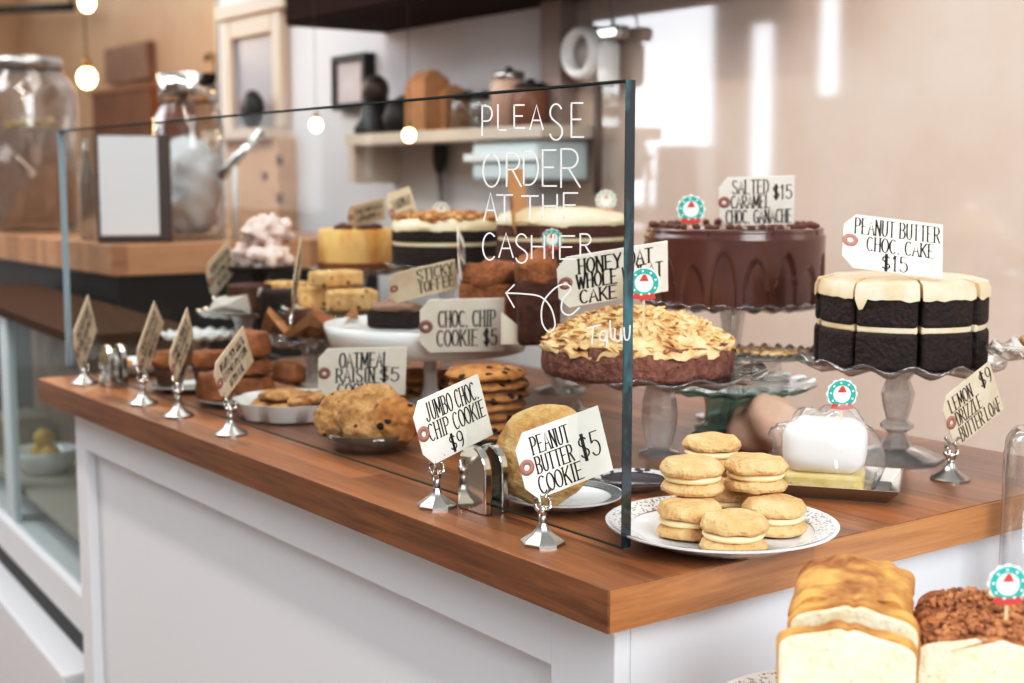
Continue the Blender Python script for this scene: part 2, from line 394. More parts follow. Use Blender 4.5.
struct('wall_far', M().b2((-13, YF, -ZC), (xd+.3, YF+.1, 2.4)), mat('warm_wall', 'cfa883', .6, c2='d8b592', scale=2))
struct('wall_return', M().b2((xd-.02, YW, -ZC), (xd+.02, YF, 2.4)), mat('grey_white_wall2', 'c9bfb5', .6))
struct('trim_pillar', M().b2((ay(543, 100, YW-.05).x, YW-.06, .45), (ay(563, 100, YW-.05).x, YW, 2.0)), mat('pillar_paint', '9c8880', .6))
# street wall behind the viewer, with its window openings (seen mirrored in the glossy wall)
YS = -3.0
def mir(x, y):
    q = ay(x, y, YW); r = ray(x, y); r = Vector((r.x, -r.y, r.z)); return q+r*((YS-q.y)/r.y)
op = [(566, 712, -60, 205), (738, 771, 22, 178), (805, 836, -60, 95)]
m = M()
xs = [(mir(a, 100).x, mir(b, 100).x, mir((a+b)/2, t).z, mir((a+b)/2, u).z) for a, b, t, u in op]
cur = -13.0; top = 2.2
for a, b, t, u in xs:
    m.b2((cur, YS-.15, -ZC), (a, YS, top)); m.b2((a, YS-.15, -ZC), (b, YS, u))
    if t < top: m.b2((a, YS-.15, t), (b, YS, top))
    cur = b
m.b2((cur, YS-.15, -ZC), (-.2, YS, top))
struct('wall_street', m, mat('street_wall_paint', '8f7f74', .7))
struct('wall_left', M().b2((-13.1, -3.2, -ZC), (-13, YF, 2.4)), mat('warm_wall', 'c9a07a'))

# ------------------------------------------------------------------ the service counter
XL = -1.664; TH = .042
t = thing('wooden_worktop', 'oiled brown wooden worktop carrying all the cakes and cookies', 'worktop', (0, 0, 0))
M().b2((XL, 0, -TH), (0, .85, 0)).build('slab', WOOD, t, smooth=False, bevel=.0008)
ENDW = wood('lit_end_wood', '7b4d2a', 'c08a57', 'y', .06)  # wood copy coloured paler to show daylight on the worktop end
M().b2((0.0002, 0.001, -TH+.001), (.0022, .849, -.001)).build('lit_end_face', ENDW, t, smooth=False)['label'] = 'worktop end painted paler for the daylight on it'
cab = thing('counter_cabinet', 'white painted panelled cabinet under the wooden worktop', 'cabinet', (0, 0, 0))
x0, x1 = XL+.10, -.03; zb = -ZC
M().b2((x0, .055, zb), (x1, .80, -TH)).build('carcass', WHITE, cab, smooth=False)
fr = M(); st = .075
fr.b2((x0, .035, zb), (x0+.055, .055, -TH)); fr.b2((x1-.10, .035, zb), (x1, .055, -TH))
fr.b2((x0+.055, .035, -TH-.075), (x1-.10, .055, -TH)); fr.b2((x0+.055, .035, zb), (x1-.10, .055, zb+.12))
fr.build('face_frame', WHITE, cab, smooth=False, bevel=.002)

# ------------------------------------------------------------------ glass screen
GY = .079; GT = .012; GB = .010
gxr = ay(623, 400, GY).x; gxl = ay(62, 250, GY).x; gz = .385
ztop = ay(630, 79, GY).z; print('glass', gxl, gxr, ztop)
scr = thing('glass_screen', 'tall clear glass sneeze screen with white handwriting standing along the worktop', 'glass screen', (0, 0, 0))
M().b2((gxl+.003, GY, GB), (gxr-.001, GY+GT, ztop-.002)).build('pane', PANE, scr, smooth=False)
M().b2((gxr-.001, GY, GB), (gxr, GY+GT, ztop)).build('polished_edge', EDGE, scr, smooth=False)['label'] = 'teal polished right edge of the glass, dark reflections painted in'
M().b2((gxl+.003, GY, ztop-.002), (gxr-.001, GY+GT, ztop)).build('polished_edge', EDGED, scr, smooth=False)['label'] = 'thin dark top edge of the glass'
M().b2((gxl, GY, GB), (gxl+.003, GY+GT, ztop)).build('polished_edge', mat('glass_edge_pale', '9fb0ba', .2), scr, smooth=False)['label'] = 'pale left edge of the glass'
M().b2((gxl+.003, GY, GB-.0005), (gxr, GY+.003, GB+.0008)).build('polished_edge', EDGED, scr, smooth=False)['label'] = 'bottom edge of the glass'
tx = M()
def g3(p): return ay(p[0], p[1], GY-.0006)
def gl_letter(c, x0, x1, y0, y1, wd=.82):
    for st_ in GL[c]:
        ribbon(tx, [(x0+a*(x1-x0), y1-b*(y1-y0)) for a, b in st_], wd, wd, g3)
for c, *b in [('P', 481, 493, 106, 135), ('L', 497, 506, 105, 130), ('E', 513, 525, 105, 128), ('A', 530, 543, 105, 129), ('S', 549, 563, 104, 140), ('E', 570, 584, 103, 137),
              ('O', 483, 500, 154, 187), ('R', 505, 521, 153, 186), ('D', 522, 539, 151, 185), ('E', 541, 557, 150, 186), ('R', 559, 580, 149, 187),
              ('A', 484, 497, 193, 220), ('T', 497, 512, 195, 221), ('T', 522, 538, 196, 219), ('H', 541, 559, 195, 218), ('E', 562, 579, 193, 218),
              ('C', 482, 496, 233, 260), ('A', 499, 513, 233, 257), ('S', 515, 528, 234, 263), ('H', 530, 546, 236, 258), ('I', 549, 557, 235, 258), ('E', 558, 576, 236, 259), ('R', 579, 592, 234, 256)]:
    gl_letter(c, *b)
def smooth_path(p, n=6):
    o = []
    for i in range(len(p)-1):
        a, b, c, d = (Vector(p[max(i-1, 0)]), Vector(p[i]), Vector(p[i+1]), Vector(p[min(i+2, len(p)-1)]))
        for k in range(n):
            s = k/n; o.append(tuple(.5*((2*b)+(c-a)*s+(2*a-5*b+4*c-d)*s*s+(3*b-a-3*c+d)*s**3)))
    return o+[tuple(p[-1])]
for p in ([(506, 293), (526, 294), (541, 297), (551, 308), (555, 325), (549, 332), (542, 322), (543, 303), (554, 289), (565, 284), (571, 289), (563, 299), (562, 311), (570, 315), (579, 308)],
          [(514, 285), (506, 293), (514, 307)],
          [(588, 328), (600, 325)], [(593, 327), (592, 343)], [(606, 331), (601, 332), (600, 339), (605, 340), (607, 331), (607, 346)],
          [(610, 321), (611, 338), (614, 340)], [(615, 329), (615, 339), (620, 340), (621, 328), (622, 340)], [(624, 328), (625, 339), (629, 338), (630, 326)]):
    ribbon(tx, smooth_path(p) if len(p) > 3 else p, .8, .8, g3)
tx.build('handwriting', INKW, scr, smooth=False)['label'] = 'white marker handwriting on the glass'
def clamp(x, label):
    o = thing('glass_clamp', label, 'glass clamp', (x, GY+GT/2, 0), group='chrome clamps holding the glass')
    a = arc(0, .046, .027, .029, 0, 180, 14); poly = [(.027, 0)]+a+[(-.027, 0)]
    for s in (-1, 1):
        X = Matrix.Rotation(R(90), 4, 'X')
        y = s*(GT/2+.0056)
        M().prism(poly, -y-.0055, -y+.0055, X).build('jaw', CHROME, o, smooth=False, bevel=.002)
    M().b2((-.026, -.006, 0), (.026, .006, GB-.0006)).build('foot_plate', STEEL, o, smooth=False)
    return o
clamp(ay(479, 512, GY).x, 'chrome round-topped clamp gripping the glass between the two nearest front price tags')
clamp(ay(110, 362, GY).x, 'chrome clamp gripping the glass at its far left end')

# ------------------------------------------------------------------ plates, stands
def plate_mesh(r, h=.016, foot=.55, n=64, scal=0, sa=.04, t=.003):
    fn = (lambda th, rr, z: (rr*(1+(sa*abs(math.cos(th*scal/2)) if rr > r*.75 else 0)), z)) if scal else None
    prof = [(0, .003), (r*foot, .003), (r*foot, 0), (r*(foot+.03), 0), (r*.72, h*.35), (r, h-.002), (r*1.005, h), (r*.985, h), (r*.74, h*.35+t+.001), (r*.66, .006), (0, .006)]
    return M().lathe(prof, n, fn)
def plate(p, r, label, mt=CHINA, h=.016, rim=None, scal=0, name='plate', group=None, sa=.04, cat='plate', rimlabel=None):
    o = thing(name, label, cat, p, group=group)
    plate_mesh(r, h, scal=scal, sa=sa).build('dish', mt, o, auto=50)
    if rim:
        m = M(); prof = [(r*.80, h*.35+(h*.65)*.23+.0045), (r*.97, h-.0003+.0006)]
        fn = (lambda th, rr, z: (rr*(1+(sa*abs(math.cos(th*scal/2)) if rr > r*.75 else 0)), z)) if scal else None
        m.lathe(prof, 64, fn).build('rim_band', rim, o)['label'] = rimlabel or 'printed rim band'
    return o
RIMP = mat('rim_print', 'e4e2e0', .3, spots='8a8482', spot_scale=240, spot_size=.42)
RIMB = mat('rim_print_blue', 'd5d6db', .3, spots='474a55', spot_scale=110, spot_size=.5)
def stand(p, H, r, label, g=GLASS, sg=STEMG, scal=18, ripple=.004, stem='baluster', foot=.5, cat='cake stand', skirt=0, group=None, rimz=.006):
    o = thing('cake_stand', label, cat, (p[0], p[1], 0), group=group)
    fn = lambda th, rr, z: (rr*(1+(.018*math.cos(th*scal) if rr > r*.8 else 0)), z+(ripple*math.sin(th*scal) if rr > r*.85 else 0))
    z = H
    prof = [(0, z-.006), (r*.3, z-.006), (r*.86, z-.005), (r, z+rimz-.003), (r, z+rimz), (r*.85, z), (0, z)]
    if skirt: prof = [(0, z-.006), (r*.9, z-.006), (r*.9, z-skirt), (r*.93, z-skirt), (r*.985, z-.004), (r, z+rimz), (r*.97, z+rimz), (r*.93, z), (0, z)]
    M().lathe(prof, 120, fn).build('plate', g, o)
    fr_ = r*foot
    if stem == 'baluster':
        sp = [(0, 0), (fr_, 0), (fr_, .004), (fr_*.8, .010), (fr_*.35, .018), (.016, .03), (.013, .036), (.022, .042), (.022, .047), (.014, .053)]
        hh = H-.006
        k = [(.019, .053+(hh-.053)*.25), (.022, .053+(hh-.053)*.5), (.015, .053+(hh-.053)*.75), (.02, hh-.012), (.027, hh-.005), (.03, hh), (0, hh)]
        sp += k
    elif stem == 'barrel':
        hh = H-.006; sp = [(0, 0), (fr_, 0), (fr_, .004), (fr_*.5, .008), (.018, .012)]+[(.017+.008*math.sin(math.pi*i/8), .012+(hh-.02)*i/8) for i in range(9)]+[(.022, hh-.004), (.022, hh), (0, hh)]
    elif stem == 'wide':
        hh = H-.006; sp = [(0, 0), (fr_, 0), (fr_, .006), (fr_*.9, .010), (fr_*.9, .016), (fr_*.7, .02), (.034, .024), (.032, hh*.6), (.036, hh-.008), (.04, hh), (0, hh)]
    else:
        hh = H-.006; sp = [(0, 0), (fr_, 0), (fr_, .004), (fr_*.3, .012), (.012, .03), (.011, hh*.6), (.02, hh-.01), (.03, hh), (0, hh)]
    M().lathe(sp, 10 if stem in ('barrel', 'baluster') else 40).build('stem', sg, o, auto=20)
    return o

# ------------------------------------------------------------------ bakes
def cookie_mesh(r, h, seed, amp=.003, n=40, dome=.5, fr=60):
    m = M(); prof = [(0, 0), (r*.7, 0), (r*.95, h*.12), (r, h*.35), (r*.95, h*.6), (r*.82, h*(.6+.4*dome)), (r*.6, h*.97), (r*.4, h), (r*.2, h), (0, h)]
    p2 = []
    for i in range(len(prof)-1):
        a, b = prof[i], prof[i+1]
        for k in range(3): p2.append((a[0]+(b[0]-a[0])*k/3, a[1]+(b[1]-a[1])*k/3))
    p2.append(prof[-1])
    m.lathe(p2, n); m.roughen(amp, fr, seed, zmin=0 if amp < .01 else None); return m
def single(m, name, label, cat, p, mt, group=None, rot=None, **k):
    o = m.build(name, mt, loc=W(p), **k)
    if rot: o.rotation_euler = rot
    return tag_obj(o, label, cat, group)
def lean(p, r, h, tilt, head, lift=0.0):
    """cookie standing on its edge at p, its face turned to heading 'head' and leaning back"""
    X = Matrix.Rotation(head, 4, 'Z') @ Matrix.Rotation(R(tilt), 4, 'Y')
    lo = X.to_3x3() @ Vector((-0.0, 0, 0))
    return X, r*math.sin(R(tilt))

def topper(px, py, depth, label, size=.036, faded=False, stem=.05, yaw=0):
    c = ad(px, py, depth); o = thing('cake_topper', label, 'cake topper', c, group='round wreath picks in the cakes')
    d = Vector((-fw.x, -fw.y, 0)).normalized(); d.rotate(Matrix.Rotation(R(yaw), 3, 'Z'))
    u = Vector((0, 0, 1)).cross(d).normalized()
    X = Matrix((u, Vector((0, 0, 1)), d)).transposed().to_4x4(); o.matrix_world = Matrix.Translation(W(c)) @ X
    r = size/2
    M().prism([(r*(1+.05*math.cos(12*a))*math.cos(a), r*(1+.05*math.cos(12*a))*math.sin(a)) for a in [2*math.pi*i/72 for i in range(72)]], -.0006, .0002).build('backing_card', PALE, o, smooth=False)
    t_ = TEAL if not faded else mat('wreath_faded', 'b9c4b8', .6)
    M().lathe([(r*.58, .0006), (r*.92, .0006)], 48).build('wreath', t_, o, smooth=False)['label'] = 'green leafy ring'
    m = M()
    for i in range(9):
        a = 2*math.pi*(i+.4)/9; m.lathe([(0, .0012), (r*.07, .0011)], 8, X=Matrix.Translation((r*.75*math.cos(a), r*.75*math.sin(a), 0)))
    m.build('berries', mat('berry_white', 'eef4ef', .6), o, smooth=False)
    rd = RED if not faded else mat('ribbon_faded', 'c9a096', .6)
    m = M(); m.add([(-.3*r, .12*r, .001), (.3*r, .12*r, .001), (.12*r, .52*r, .001), (-.05*r, .55*r, .001)], [(0, 1, 2, 3)])
    m.add([(-.75*r, -.98*r, .001), (-.6*r, -.62*r, .001), (0, -.75*r, .001), (0, -1.08*r, .001)], [(0, 1, 2, 3)])
    m.add([(.75*r, -.98*r, .001), (.6*r, -.62*r, .001), (0, -.75*r, .001), (0, -1.08*r, .001)], [(0, 1, 2, 3)])
    m.build('ribbon', rd, o, smooth=False)['label'] = 'red ribbon pieces'
    M().b2((-.0015, -r-stem+.01, -.0022), (.0015, -r*.5, -.0007)).build('pick', mat('pick_wood', 'd9c29a'), o, smooth=False)
    return o

# --- sandwich biscuits on the patterned plate
pl = az(721, 532, .010); pl.z = 0; print('plate', pl)
plate(pl, .119, 'white plate with grey patterned rim holding the biscuit sandwiches', rim=RIMP, h=.022)
def sandwich(px, py, z, label, s, r=.0335):
    p = az(px, py, z); o = thing('sandwich_biscuit', label, 'biscuit', p, rz=s*1.3, group='cream-filled biscuit sandwiches on the patterned plate')
    cookie_mesh(r, .0155, s, .002, dome=.6).build('biscuit', BISC, o)
    M().lathe([(0, 0), (r*.86, 0), (r*.93, .003), (r*.86, .0065), (0, .0065)], 32).build('filling', CREAMF, o, loc=(0, 0, .0138))['label'] = 'pale cream filling'
    cookie_mesh(r*1.02, .0165, s+9, .0022, dome=.75).build('biscuit', BISC, o, loc=(.0012, -.001, .0198))
for px, py, z, lb, s in [(688, 535, .0065, 'biscuit sandwich at the left of the bottom layer on the patterned plate', 1), (733, 550, .0065, 'frontmost biscuit sandwich on the patterned plate', 2), (774, 532, .0065, 'biscuit sandwich at the right of the bottom layer, nearest the tray', 3),
                         (692, 492, .0425, 'biscuit sandwich at upper left of the pile, beside the glass edge', 4), (755, 489, .0425, 'biscuit sandwich at upper right of the pile', 5), (724, 514, .0065, 'biscuit sandwich mostly hidden under the rear of the pile', 6), (711, 466, .0425, 'rearmost biscuit sandwich at the top of the pile', 7)]:
    sandwich(px, py, z, lb, s)

# --- wrapped lemon slice on a tin tray
p = az(838, 490, 0); ha = face_cam(p)
ty = thing('metal_tray', 'small worn metal tray under the wrapped white-topped slice', 'tray', p, rz=ha-R(90)-R(4))
tw, tdp = .060, .056
M().b2((-tw, -tdp, 0), (tw, tdp, .0025)).build('base', STEEL, ty, smooth=False)
m = M(); ri = [(-tw, -tdp), (tw, -tdp), (tw, tdp), (-tw, tdp)]
V = []; 
for off, z in ((0, .0005), (.012, .018), (.0145, .018), (.0125, .016), (.002, .003)):
    V += [(x+math.copysign(off, x), y+math.copysign(off, y), z) for x, y in ri]
m.add(V, [(j*4+i, j*4+(i+1) % 4, (j+1)*4+(i+1) % 4, (j+1)*4+i) for j in range(4) for i in range(4)]).build('rim', STEEL, ty, smooth=False, bevel=.003)
q = az(824, 487, .0025); sl = thing('iced_slice', 'white-iced lemon slice wrapped in clear film on the metal tray', 'cake slice', (q.x, q.y, .003), rz=ha-R(90)-R(3))
M().b2((-.047, -.032, 0), (.047, .04, .022)).build('sponge', CURD, sl, bevel=.004, smooth=False)['label'] = 'yellow sponge base'
m = M().b2((-.049, -.034, .021), (.049, .04, .084)); b_ = m.build('icing', MERING, sl, bevel=.022, seg=6); b_['label'] = 'thick white icing'
m = M().blob((0, .003, .036), (.068, .056, .062), .014, 45, 40, 24, flat=-.033, seed=2); m.build('film', FILM, sl)['label'] = 'clear crinkled film wrap'
m = M(); m.add([(-.058, -.05, .001), (.05, -.052, .001), (.055, .05, .001), (-.05, .05, .001), (.078, .0, .036), (-.066, -.03, .024)], [(0, 1, 2, 3), (1, 4, 2), (0, 3, 5)])
single(m, 'parchment_sheet', 'white parchment sheet under the wrapped slice on the tray', 'parchment', (q.x, q.y, .0022), PARCH, rot=(0, 0, ha-R(90)), smooth=False)
topper(842, 394, 1.63, 'green wreath cake topper above the film-wrapped white slice on the tray')
# kraft-wrapped pastry behind it
q = az(768, 452, 0); m = M().blob((0, 0, .035), (.062, .045, .04), .014, 30, 30, 18, flat=-.035, seed=5)
single(m, 'wrapped_pastry', 'pinkish brown paper-wrapped pastry behind the film-wrapped slice', 'pastry', q, mat('pink_paper', 'c9a48e', .7, c2='d8b9a6', scale=20, bump=.4))

# --- peanut butter chocolate layer cake
p = ay(899, 361, .70); pb = Vector((p.x, p.y, p.z))
stand(pb, pb.z, .135, 'clear pressed-glass cake stand carrying the peanut butter chocolate cake', stem='baluster', scal=14, ripple=.005, foot=.47)
cake = thing('layer_cake', 'dark two-layer chocolate cake with cream frosting, cut in wedges, on the right glass stand', 'cake', pb, rz=face_cam(pb))
hc = .0485; CR = .108
def wedge(m, r, a0, a1, z0, z1, rb=None, n=14):
    P = [(0, 0)]+[(r*math.cos(a0+(a1-a0)*i/n), r*math.sin(a0+(a1-a0)*i/n)) for i in range(n+1)]
    m.prism(P, z0, z1)
for i in range(8):
    a0, a1 = R(-75+45*i-1.0), R(-75+45*i+45-2.6)
    am = (a0+a1)/2; g = thing('cake_wedge', None, None); g.location = (0, 0, 0); g.parent = cake
    g.location = (math.cos(am)*.004*(1 if i % 2 else .2), math.sin(am)*.004*(1 if i % 2 else .2), 0)
    m = M(); wedge(m, CR, a0, a1, 0, hc); m.build('sponge', CHOC, g, smooth=False, bevel=.007, seg=3)
    m = M(); wedge(m, CR*.965, a0, a1, hc-.002, hc+.009); m.build('filling', PBF, g, smooth=False, bevel=.003)['label'] = 'cream filling line'
    m = M(); wedge(m, CR*.99, a0, a1, hc+.006, 2*hc+.002); m.build('sponge', CHOC, g, smooth=False, bevel=.007, seg=3)
    m = M(); rr = random.Random(i)
    n = 14; P = [(0, 0)]; ang = [a0+(a1-a0)*k/n for k in range(n+1)]
    V = [(0, 0, 2*hc+.017)]+[(CR*.80*math.cos(a), CR*.80*math.sin(a), 2*hc+.018) for a in ang]+[(CR*.97*math.cos(a), CR*.97*math.sin(a), 2*hc+.013) for a in ang]+[(CR*1.005*math.cos(a), CR*1.005*math.sin(a), 2*hc+.004) for a in ang]
    V += [(CR*1.008*math.cos(a), CR*1.008*math.sin(a), 2*hc-.006-.006*abs(noise.noise(Vector((a*5, i, 0))))-(.013 if k in (1, 2) and i == 1 else 0)) for k, a in enumerate(ang)]+[(CR*.97*math.cos(a), CR*.97*math.sin(a), 2*hc-.004) for a in ang]+[(0, 0, 2*hc-.002)]
    k = n+1; Fc = [(0, 1+j, 2+j) for j in range(n)]
    for b in range(4): Fc += [(1+b*k+j, 1+(b+1)*k+j, 2+(b+1)*k+j, 2+b*k+j) for j in range(n)]
    L_ = 1+5*k; Fc += [(L_, 1+4*k+j+1, 1+4*k+j) for j in range(n)]
    for e in (0, n): Fc.append(tuple([0]+[1+b*k+e for b in range(5)]+[L_]))
    m.add(V, Fc); m.build('frosting', PBF, g, smooth=True, auto=50)['label'] = 'thick cream frosting'

# --- salted caramel ganache cake
p = ad(733, 302, 2.13); gp = Vector(p); dg = dep(gp); gr = 87/F*dg; gh = 74/F*dg
stand(gp, gp.z, gr*1.06, 'glass cake stand with lace edge under the glossy chocolate ganache cake', stem='plain', scal=26, ripple=.003, foot=.38)
gk = thing('ganache_cake', 'glossy chocolate ganache cake with arched drips on the rear glass stand', 'cake', gp, rz=face_cam(gp)+R(4))
NA = 18
def gfn(th, r, z):
    if z > gh*.93 or r < gr*.9: return r, z
    ph = (th*NA/(2*math.pi)) % 1; x = abs(ph-.5)*2           # x: 0 at panel centre, 1 at a drip
    k = int(th*NA/(2*math.pi)); lift = .62+.1*math.sin(k*2.3)
    arch = gh*(lift*math.sqrt(max(0, 1-(x/.80)**2)) if x < .80 else 0)
    s = max(0, min(1, (z-arch)/.005+.5))
    if x >= .8: s = 1
    return r+(.0045*s-.0015), z
prof = [(0, .0), (gr*.97, 0)]+[(gr, gh*i/30) for i in range(31)]+[(gr*.985, gh*1.015), (gr*.95, gh*1.02), (0, gh*1.02)]
M().lathe(prof, 360, gfn).build('ganache', FUDGE, gk, auto=60)
for i in range(9):
    a = 2*math.pi*(i+.5)/9
    M().box((0, 0, 0), (.0012, .0016, gh*.98), Matrix.Translation((gr*1.002*math.cos(a), gr*1.002*math.sin(a), gh*.5)) @ Matrix.Rotation(a, 4, 'Z')).build('slice_cut', mat('cut_line', '2a1612'), gk, smooth=False)
m = M(); rr = random.Random(3)
for i in range(46):
    a = 2*math.pi*i/46+rr.uniform(-.05, .05); r_ = gr*rr.uniform(.86, .95)
    m.blob((r_*math.cos(a), r_*math.sin(a), gh*1.02+.002), (.007, .006, .005), .003, 90, 8, 6, seed=i)
m.build('chip_border', FUDGEC, gk)['label'] = 'crumbly chocolate border on top'

# --- honey oat cake
p = ad(637, 372, 1.85); hp = Vector(p); dh = dep(hp); hr = 95/F*dh; print('honey', hp, hr)
hs = ad(660, 372, 1.85); stand((hs.x, hs.y), hp.z, hr*1.12, 'clear glass cake stand with barrel stem under the toasted oat cake', stem='barrel', scal=12, ripple=.004, foot=.20)
hk = thing('oat_cake', 'brown oat cake heaped with toasted flakes, behind the right edge of the glass', 'cake', hp, rz=face_cam(hp))
hh = .045
m = M().lathe([(0, 0), (hr*.5, 0), (hr*.96, 0), (hr, .006), (hr, hh*.3), (hr*1.0, hh*.6), (hr*.98, hh), (hr*.6, hh), (0, hh)], 120); m.roughen(.003, 90, 4, zmin=0)
m.build('sponge', OATCAKE, hk)['label'] = 'speckled brown sponge'
def dome(t_): return hh-.004+.042*(1-t_**2.2)
m = M().lathe([(hr*1.0, hh-.012), (hr*1.01, hh-.004)]+[(hr*(1-i/14), dome(1-i/14)) for i in range(15)], 110); m.roughen(.009, 60, 2)
m.build('topping', FLAKE, hk)['label'] = 'craggy golden oat topping'
m = M(); rr = random.Random(11)
for i in range(620):
    t_ = math.sqrt(rr.random()); a = rr.uniform(0, 2*math.pi); c = Vector((hr*t_*math.cos(a), hr*t_*math.sin(a), dome(t_)+rr.uniform(.0, .006)))
    X = Matrix.Translation(c) @ Matrix.Rotation(rr.uniform(0, 6.3), 4, 'Z') @ Matrix.Rotation(rr.uniform(-.7, .7), 4, 'X') @ Matrix.Rotation(rr.uniform(-.7, .7), 4, 'Y')
    l, w_ = rr.uniform(.005, .010), rr.uniform(.002, .004)
    m.prism([(l*math.cos(b), w_*math.sin(b)) for b in [2*math.pi*k/8 for k in range(8)]], -.0006, .0006, X)
fl = m.build('flakes', FLAKE, hk, smooth=False); fl['kind'] = 'stuff'; fl['label'] = 'scattered toasted flakes'

# --- green glass stand, glass plate at far right
q = ad(728, 384, 1.985); QG = q
stand(q, q.z, 86/F*dep(q), 'pale green glass pedestal stand, empty, between the two tall clear stands', g=GREENG, sg=GREENG, scal=20, ripple=.0015, stem='wide', foot=.42)
q = ad(766, 354, 2.02); rc_ = .070
o = thing('footed_glass_plate', 'clear fluted glass plate on a low foot holding crumbs, standing on the green stand', 'plate', (q.x, q.y, QG.z+.0015))
hq = q.z-QG.z-.0015
M().lathe([(0, 0), (.036, 0), (.036, .003), (.024, .006), (.022, hq-.006), (.04, hq-.004), (rc_*.9, hq-.004), (rc_, hq+.004), (rc_, hq+.006), (rc_*.88, hq), (0, hq)], 96, lambda t_, r, z: (r*(1+(.02*math.cos(22*t_) if r > .055 else 0)), z+(.003*math.sin(22*t_) if r > .064 else 0))).build('plate', GLASS, o)
m = M(); rr = random.Random(8)
for i in range(60): m.blob((max(-.045, min(.045, rr.gauss(0, .03))), max(-.04, min(.04, rr.gauss(0, .025))), .003), (.006, .005, .003), .002, 80, 8, 5, seed=i)
single(m, 'crumbs', 'golden cake crumbs left on the fluted glass plate', 'crumbs', q, FLAKE)['kind'] = 'stuff'
q = ay(1060, 352, .78)
stand(q, q.z, .09, 'clear wavy glass stand at the right edge holding a golden bake', scal=14, ripple=.004, stem='plain', foot=.4)
m = M().blob((0, 0, .012), (.05, .045, .014), .008, 40, 24, 12, flat=-.012, seed=3)
single(m, 'flat_bake', 'low golden bake on the glass stand at the right edge', 'pastry', q+Vector((0, 0, .001)), mat('golden_bake', 'c9a26b', .8, c2='e2c491', scale=30, bump=.8))

# --- counter-front cookies behind the glass
q = colm(563, .172)
plate(q, .070, 'white silver-rimmed plate under the single large golden cookie', h=.015, rim=mat('silver_rim', 'a9b0b6', .25, .7), rimlabel='grey silver rim')
def standing(px, py, z, r, h, tilt, turn, mt, name, label, group, seed, amp=.004):
    """large cookie leaning on its edge"""
    b = az(px, py, z); head = face_cam(b)+R(turn)
    X = Matrix.Rotation(head, 4, 'Z') @ Matrix.Rotation(R(tilt), 4, 'Y')
    m = cookie_mesh(r, h, seed, amp); m.v = [tuple(X @ Vector(v)) for v in m.v]; lo = min(v[2] for v in m.v)
    m.v = [(v[0], v[1], v[2]-lo) for v in m.v]
    return single(m, name, label, 'cookie', b, mt, group)
standing(546, 500, .008, .060, .024, 64, -14, GOLDC, 'peanut_cookie', 'large golden peanut butter cookie propped on the white plate behind its tag', None, 5)
q = az(634, 488, 0)
plate(q, .05, 'small patterned glass plate behind the right end of the screen', mt=clear('smoke_glass', (.7, .72, .76), .12, .05, .5, .25, (.3, .32, .36)), h=.014, rim=RIMB, rimlabel='dark patterned rim')
q = colm(370, .163)
DISH = clear('amber_dish', (.62, .46, .36), .10, .05, .5, .45, (.16, .09, .05))
o = thing('glass_dish', 'low brownish glass dish holding the jumbo cookies', 'dish', q)
M().lathe([(0, 0), (.048, 0), (.058, .012), (.063, .026), (.061, .026), (.055, .014), (.045, .004), (0, .004)], 48).build('bowl', DISH, o)
def jumbo(dx, dy, z, r, tl, tn, mt, lb, sd):
    b = q+rt*dx+Vector((fw.x, fw.y, 0))*dy; b.z = z
    head = face_cam(b)+R(tn); X = Matrix.Rotation(head, 4, 'Z') @ Matrix.Rotation(R(tl), 4, 'Y')
    m = cookie_mesh(r, .026, sd, .005, fr=80); m.v = [tuple(X @ Vector(v)) for v in m.v]; lo = min(v[2] for v in m.v)
    m.v = [(v[0], v[1], v[2]-lo) for v in m.v]; single(m, 'jumbo_cookie', lb, 'cookie', b, mt, 'jumbo cookies in the brown dish')
jumbo(-.040, .018, .012, .040, 50, -35, OATC, 'oaty jumbo cookie at the left of the brown glass dish', 1)
jumbo(.004, -.004, .008, .049, 50, -10, OATC, 'largest oaty jumbo cookie upright in the middle of the brown glass dish', 2)
jumbo(.036, -.014, .012, .034, 60, 15, CHIPC, 'jumbo chocolate chip cookie at the right of the brown glass dish', 3)
# scalloped white dish of oat cookies
q = colm(294, .20)
o = thing('scalloped_dish', 'scalloped white dish of flat golden oat cookies', 'dish', q)
M().lathe([(0, 0), (.072, 0), (.0805, .003), (.092, .030), (.089, .030), (.077, .006), (0, .006)], 90, lambda th, r, z: (r*(1+(.07*abs(math.cos(th*4.5)) if r > .08 else 0)), z)).build('dish', CHINA, o, auto=50)
i = 0
for dx, dy, z, rr_, lb in [(-.036, -.016, .0075, .040, 'flat golden oat cookie at the left of the scalloped dish'), (.036, -.03, .0075, .036, 'flat golden oat cookie at the front right of the scalloped dish'), (.02, .042, .0075, .036, 'flat golden oat cookie at the rear of the scalloped dish'), (-.026, .0, .024, .046, 'flat golden oat cookie lying on top in the scalloped dish'), (.040, .012, .026, .040, 'nutty cookie with white bits on top in the scalloped dish')]:
    i += 1; single(cookie_mesh(rr_, .015, i+20, .004), 'oat_cookie', lb, 'cookie', q+Vector((dx, dy, z)), OATC if i < 5 else PECAN, 'oat cookies in the scalloped dish', rot=(R(4*(i % 3)), R(5*(i % 2)), i))
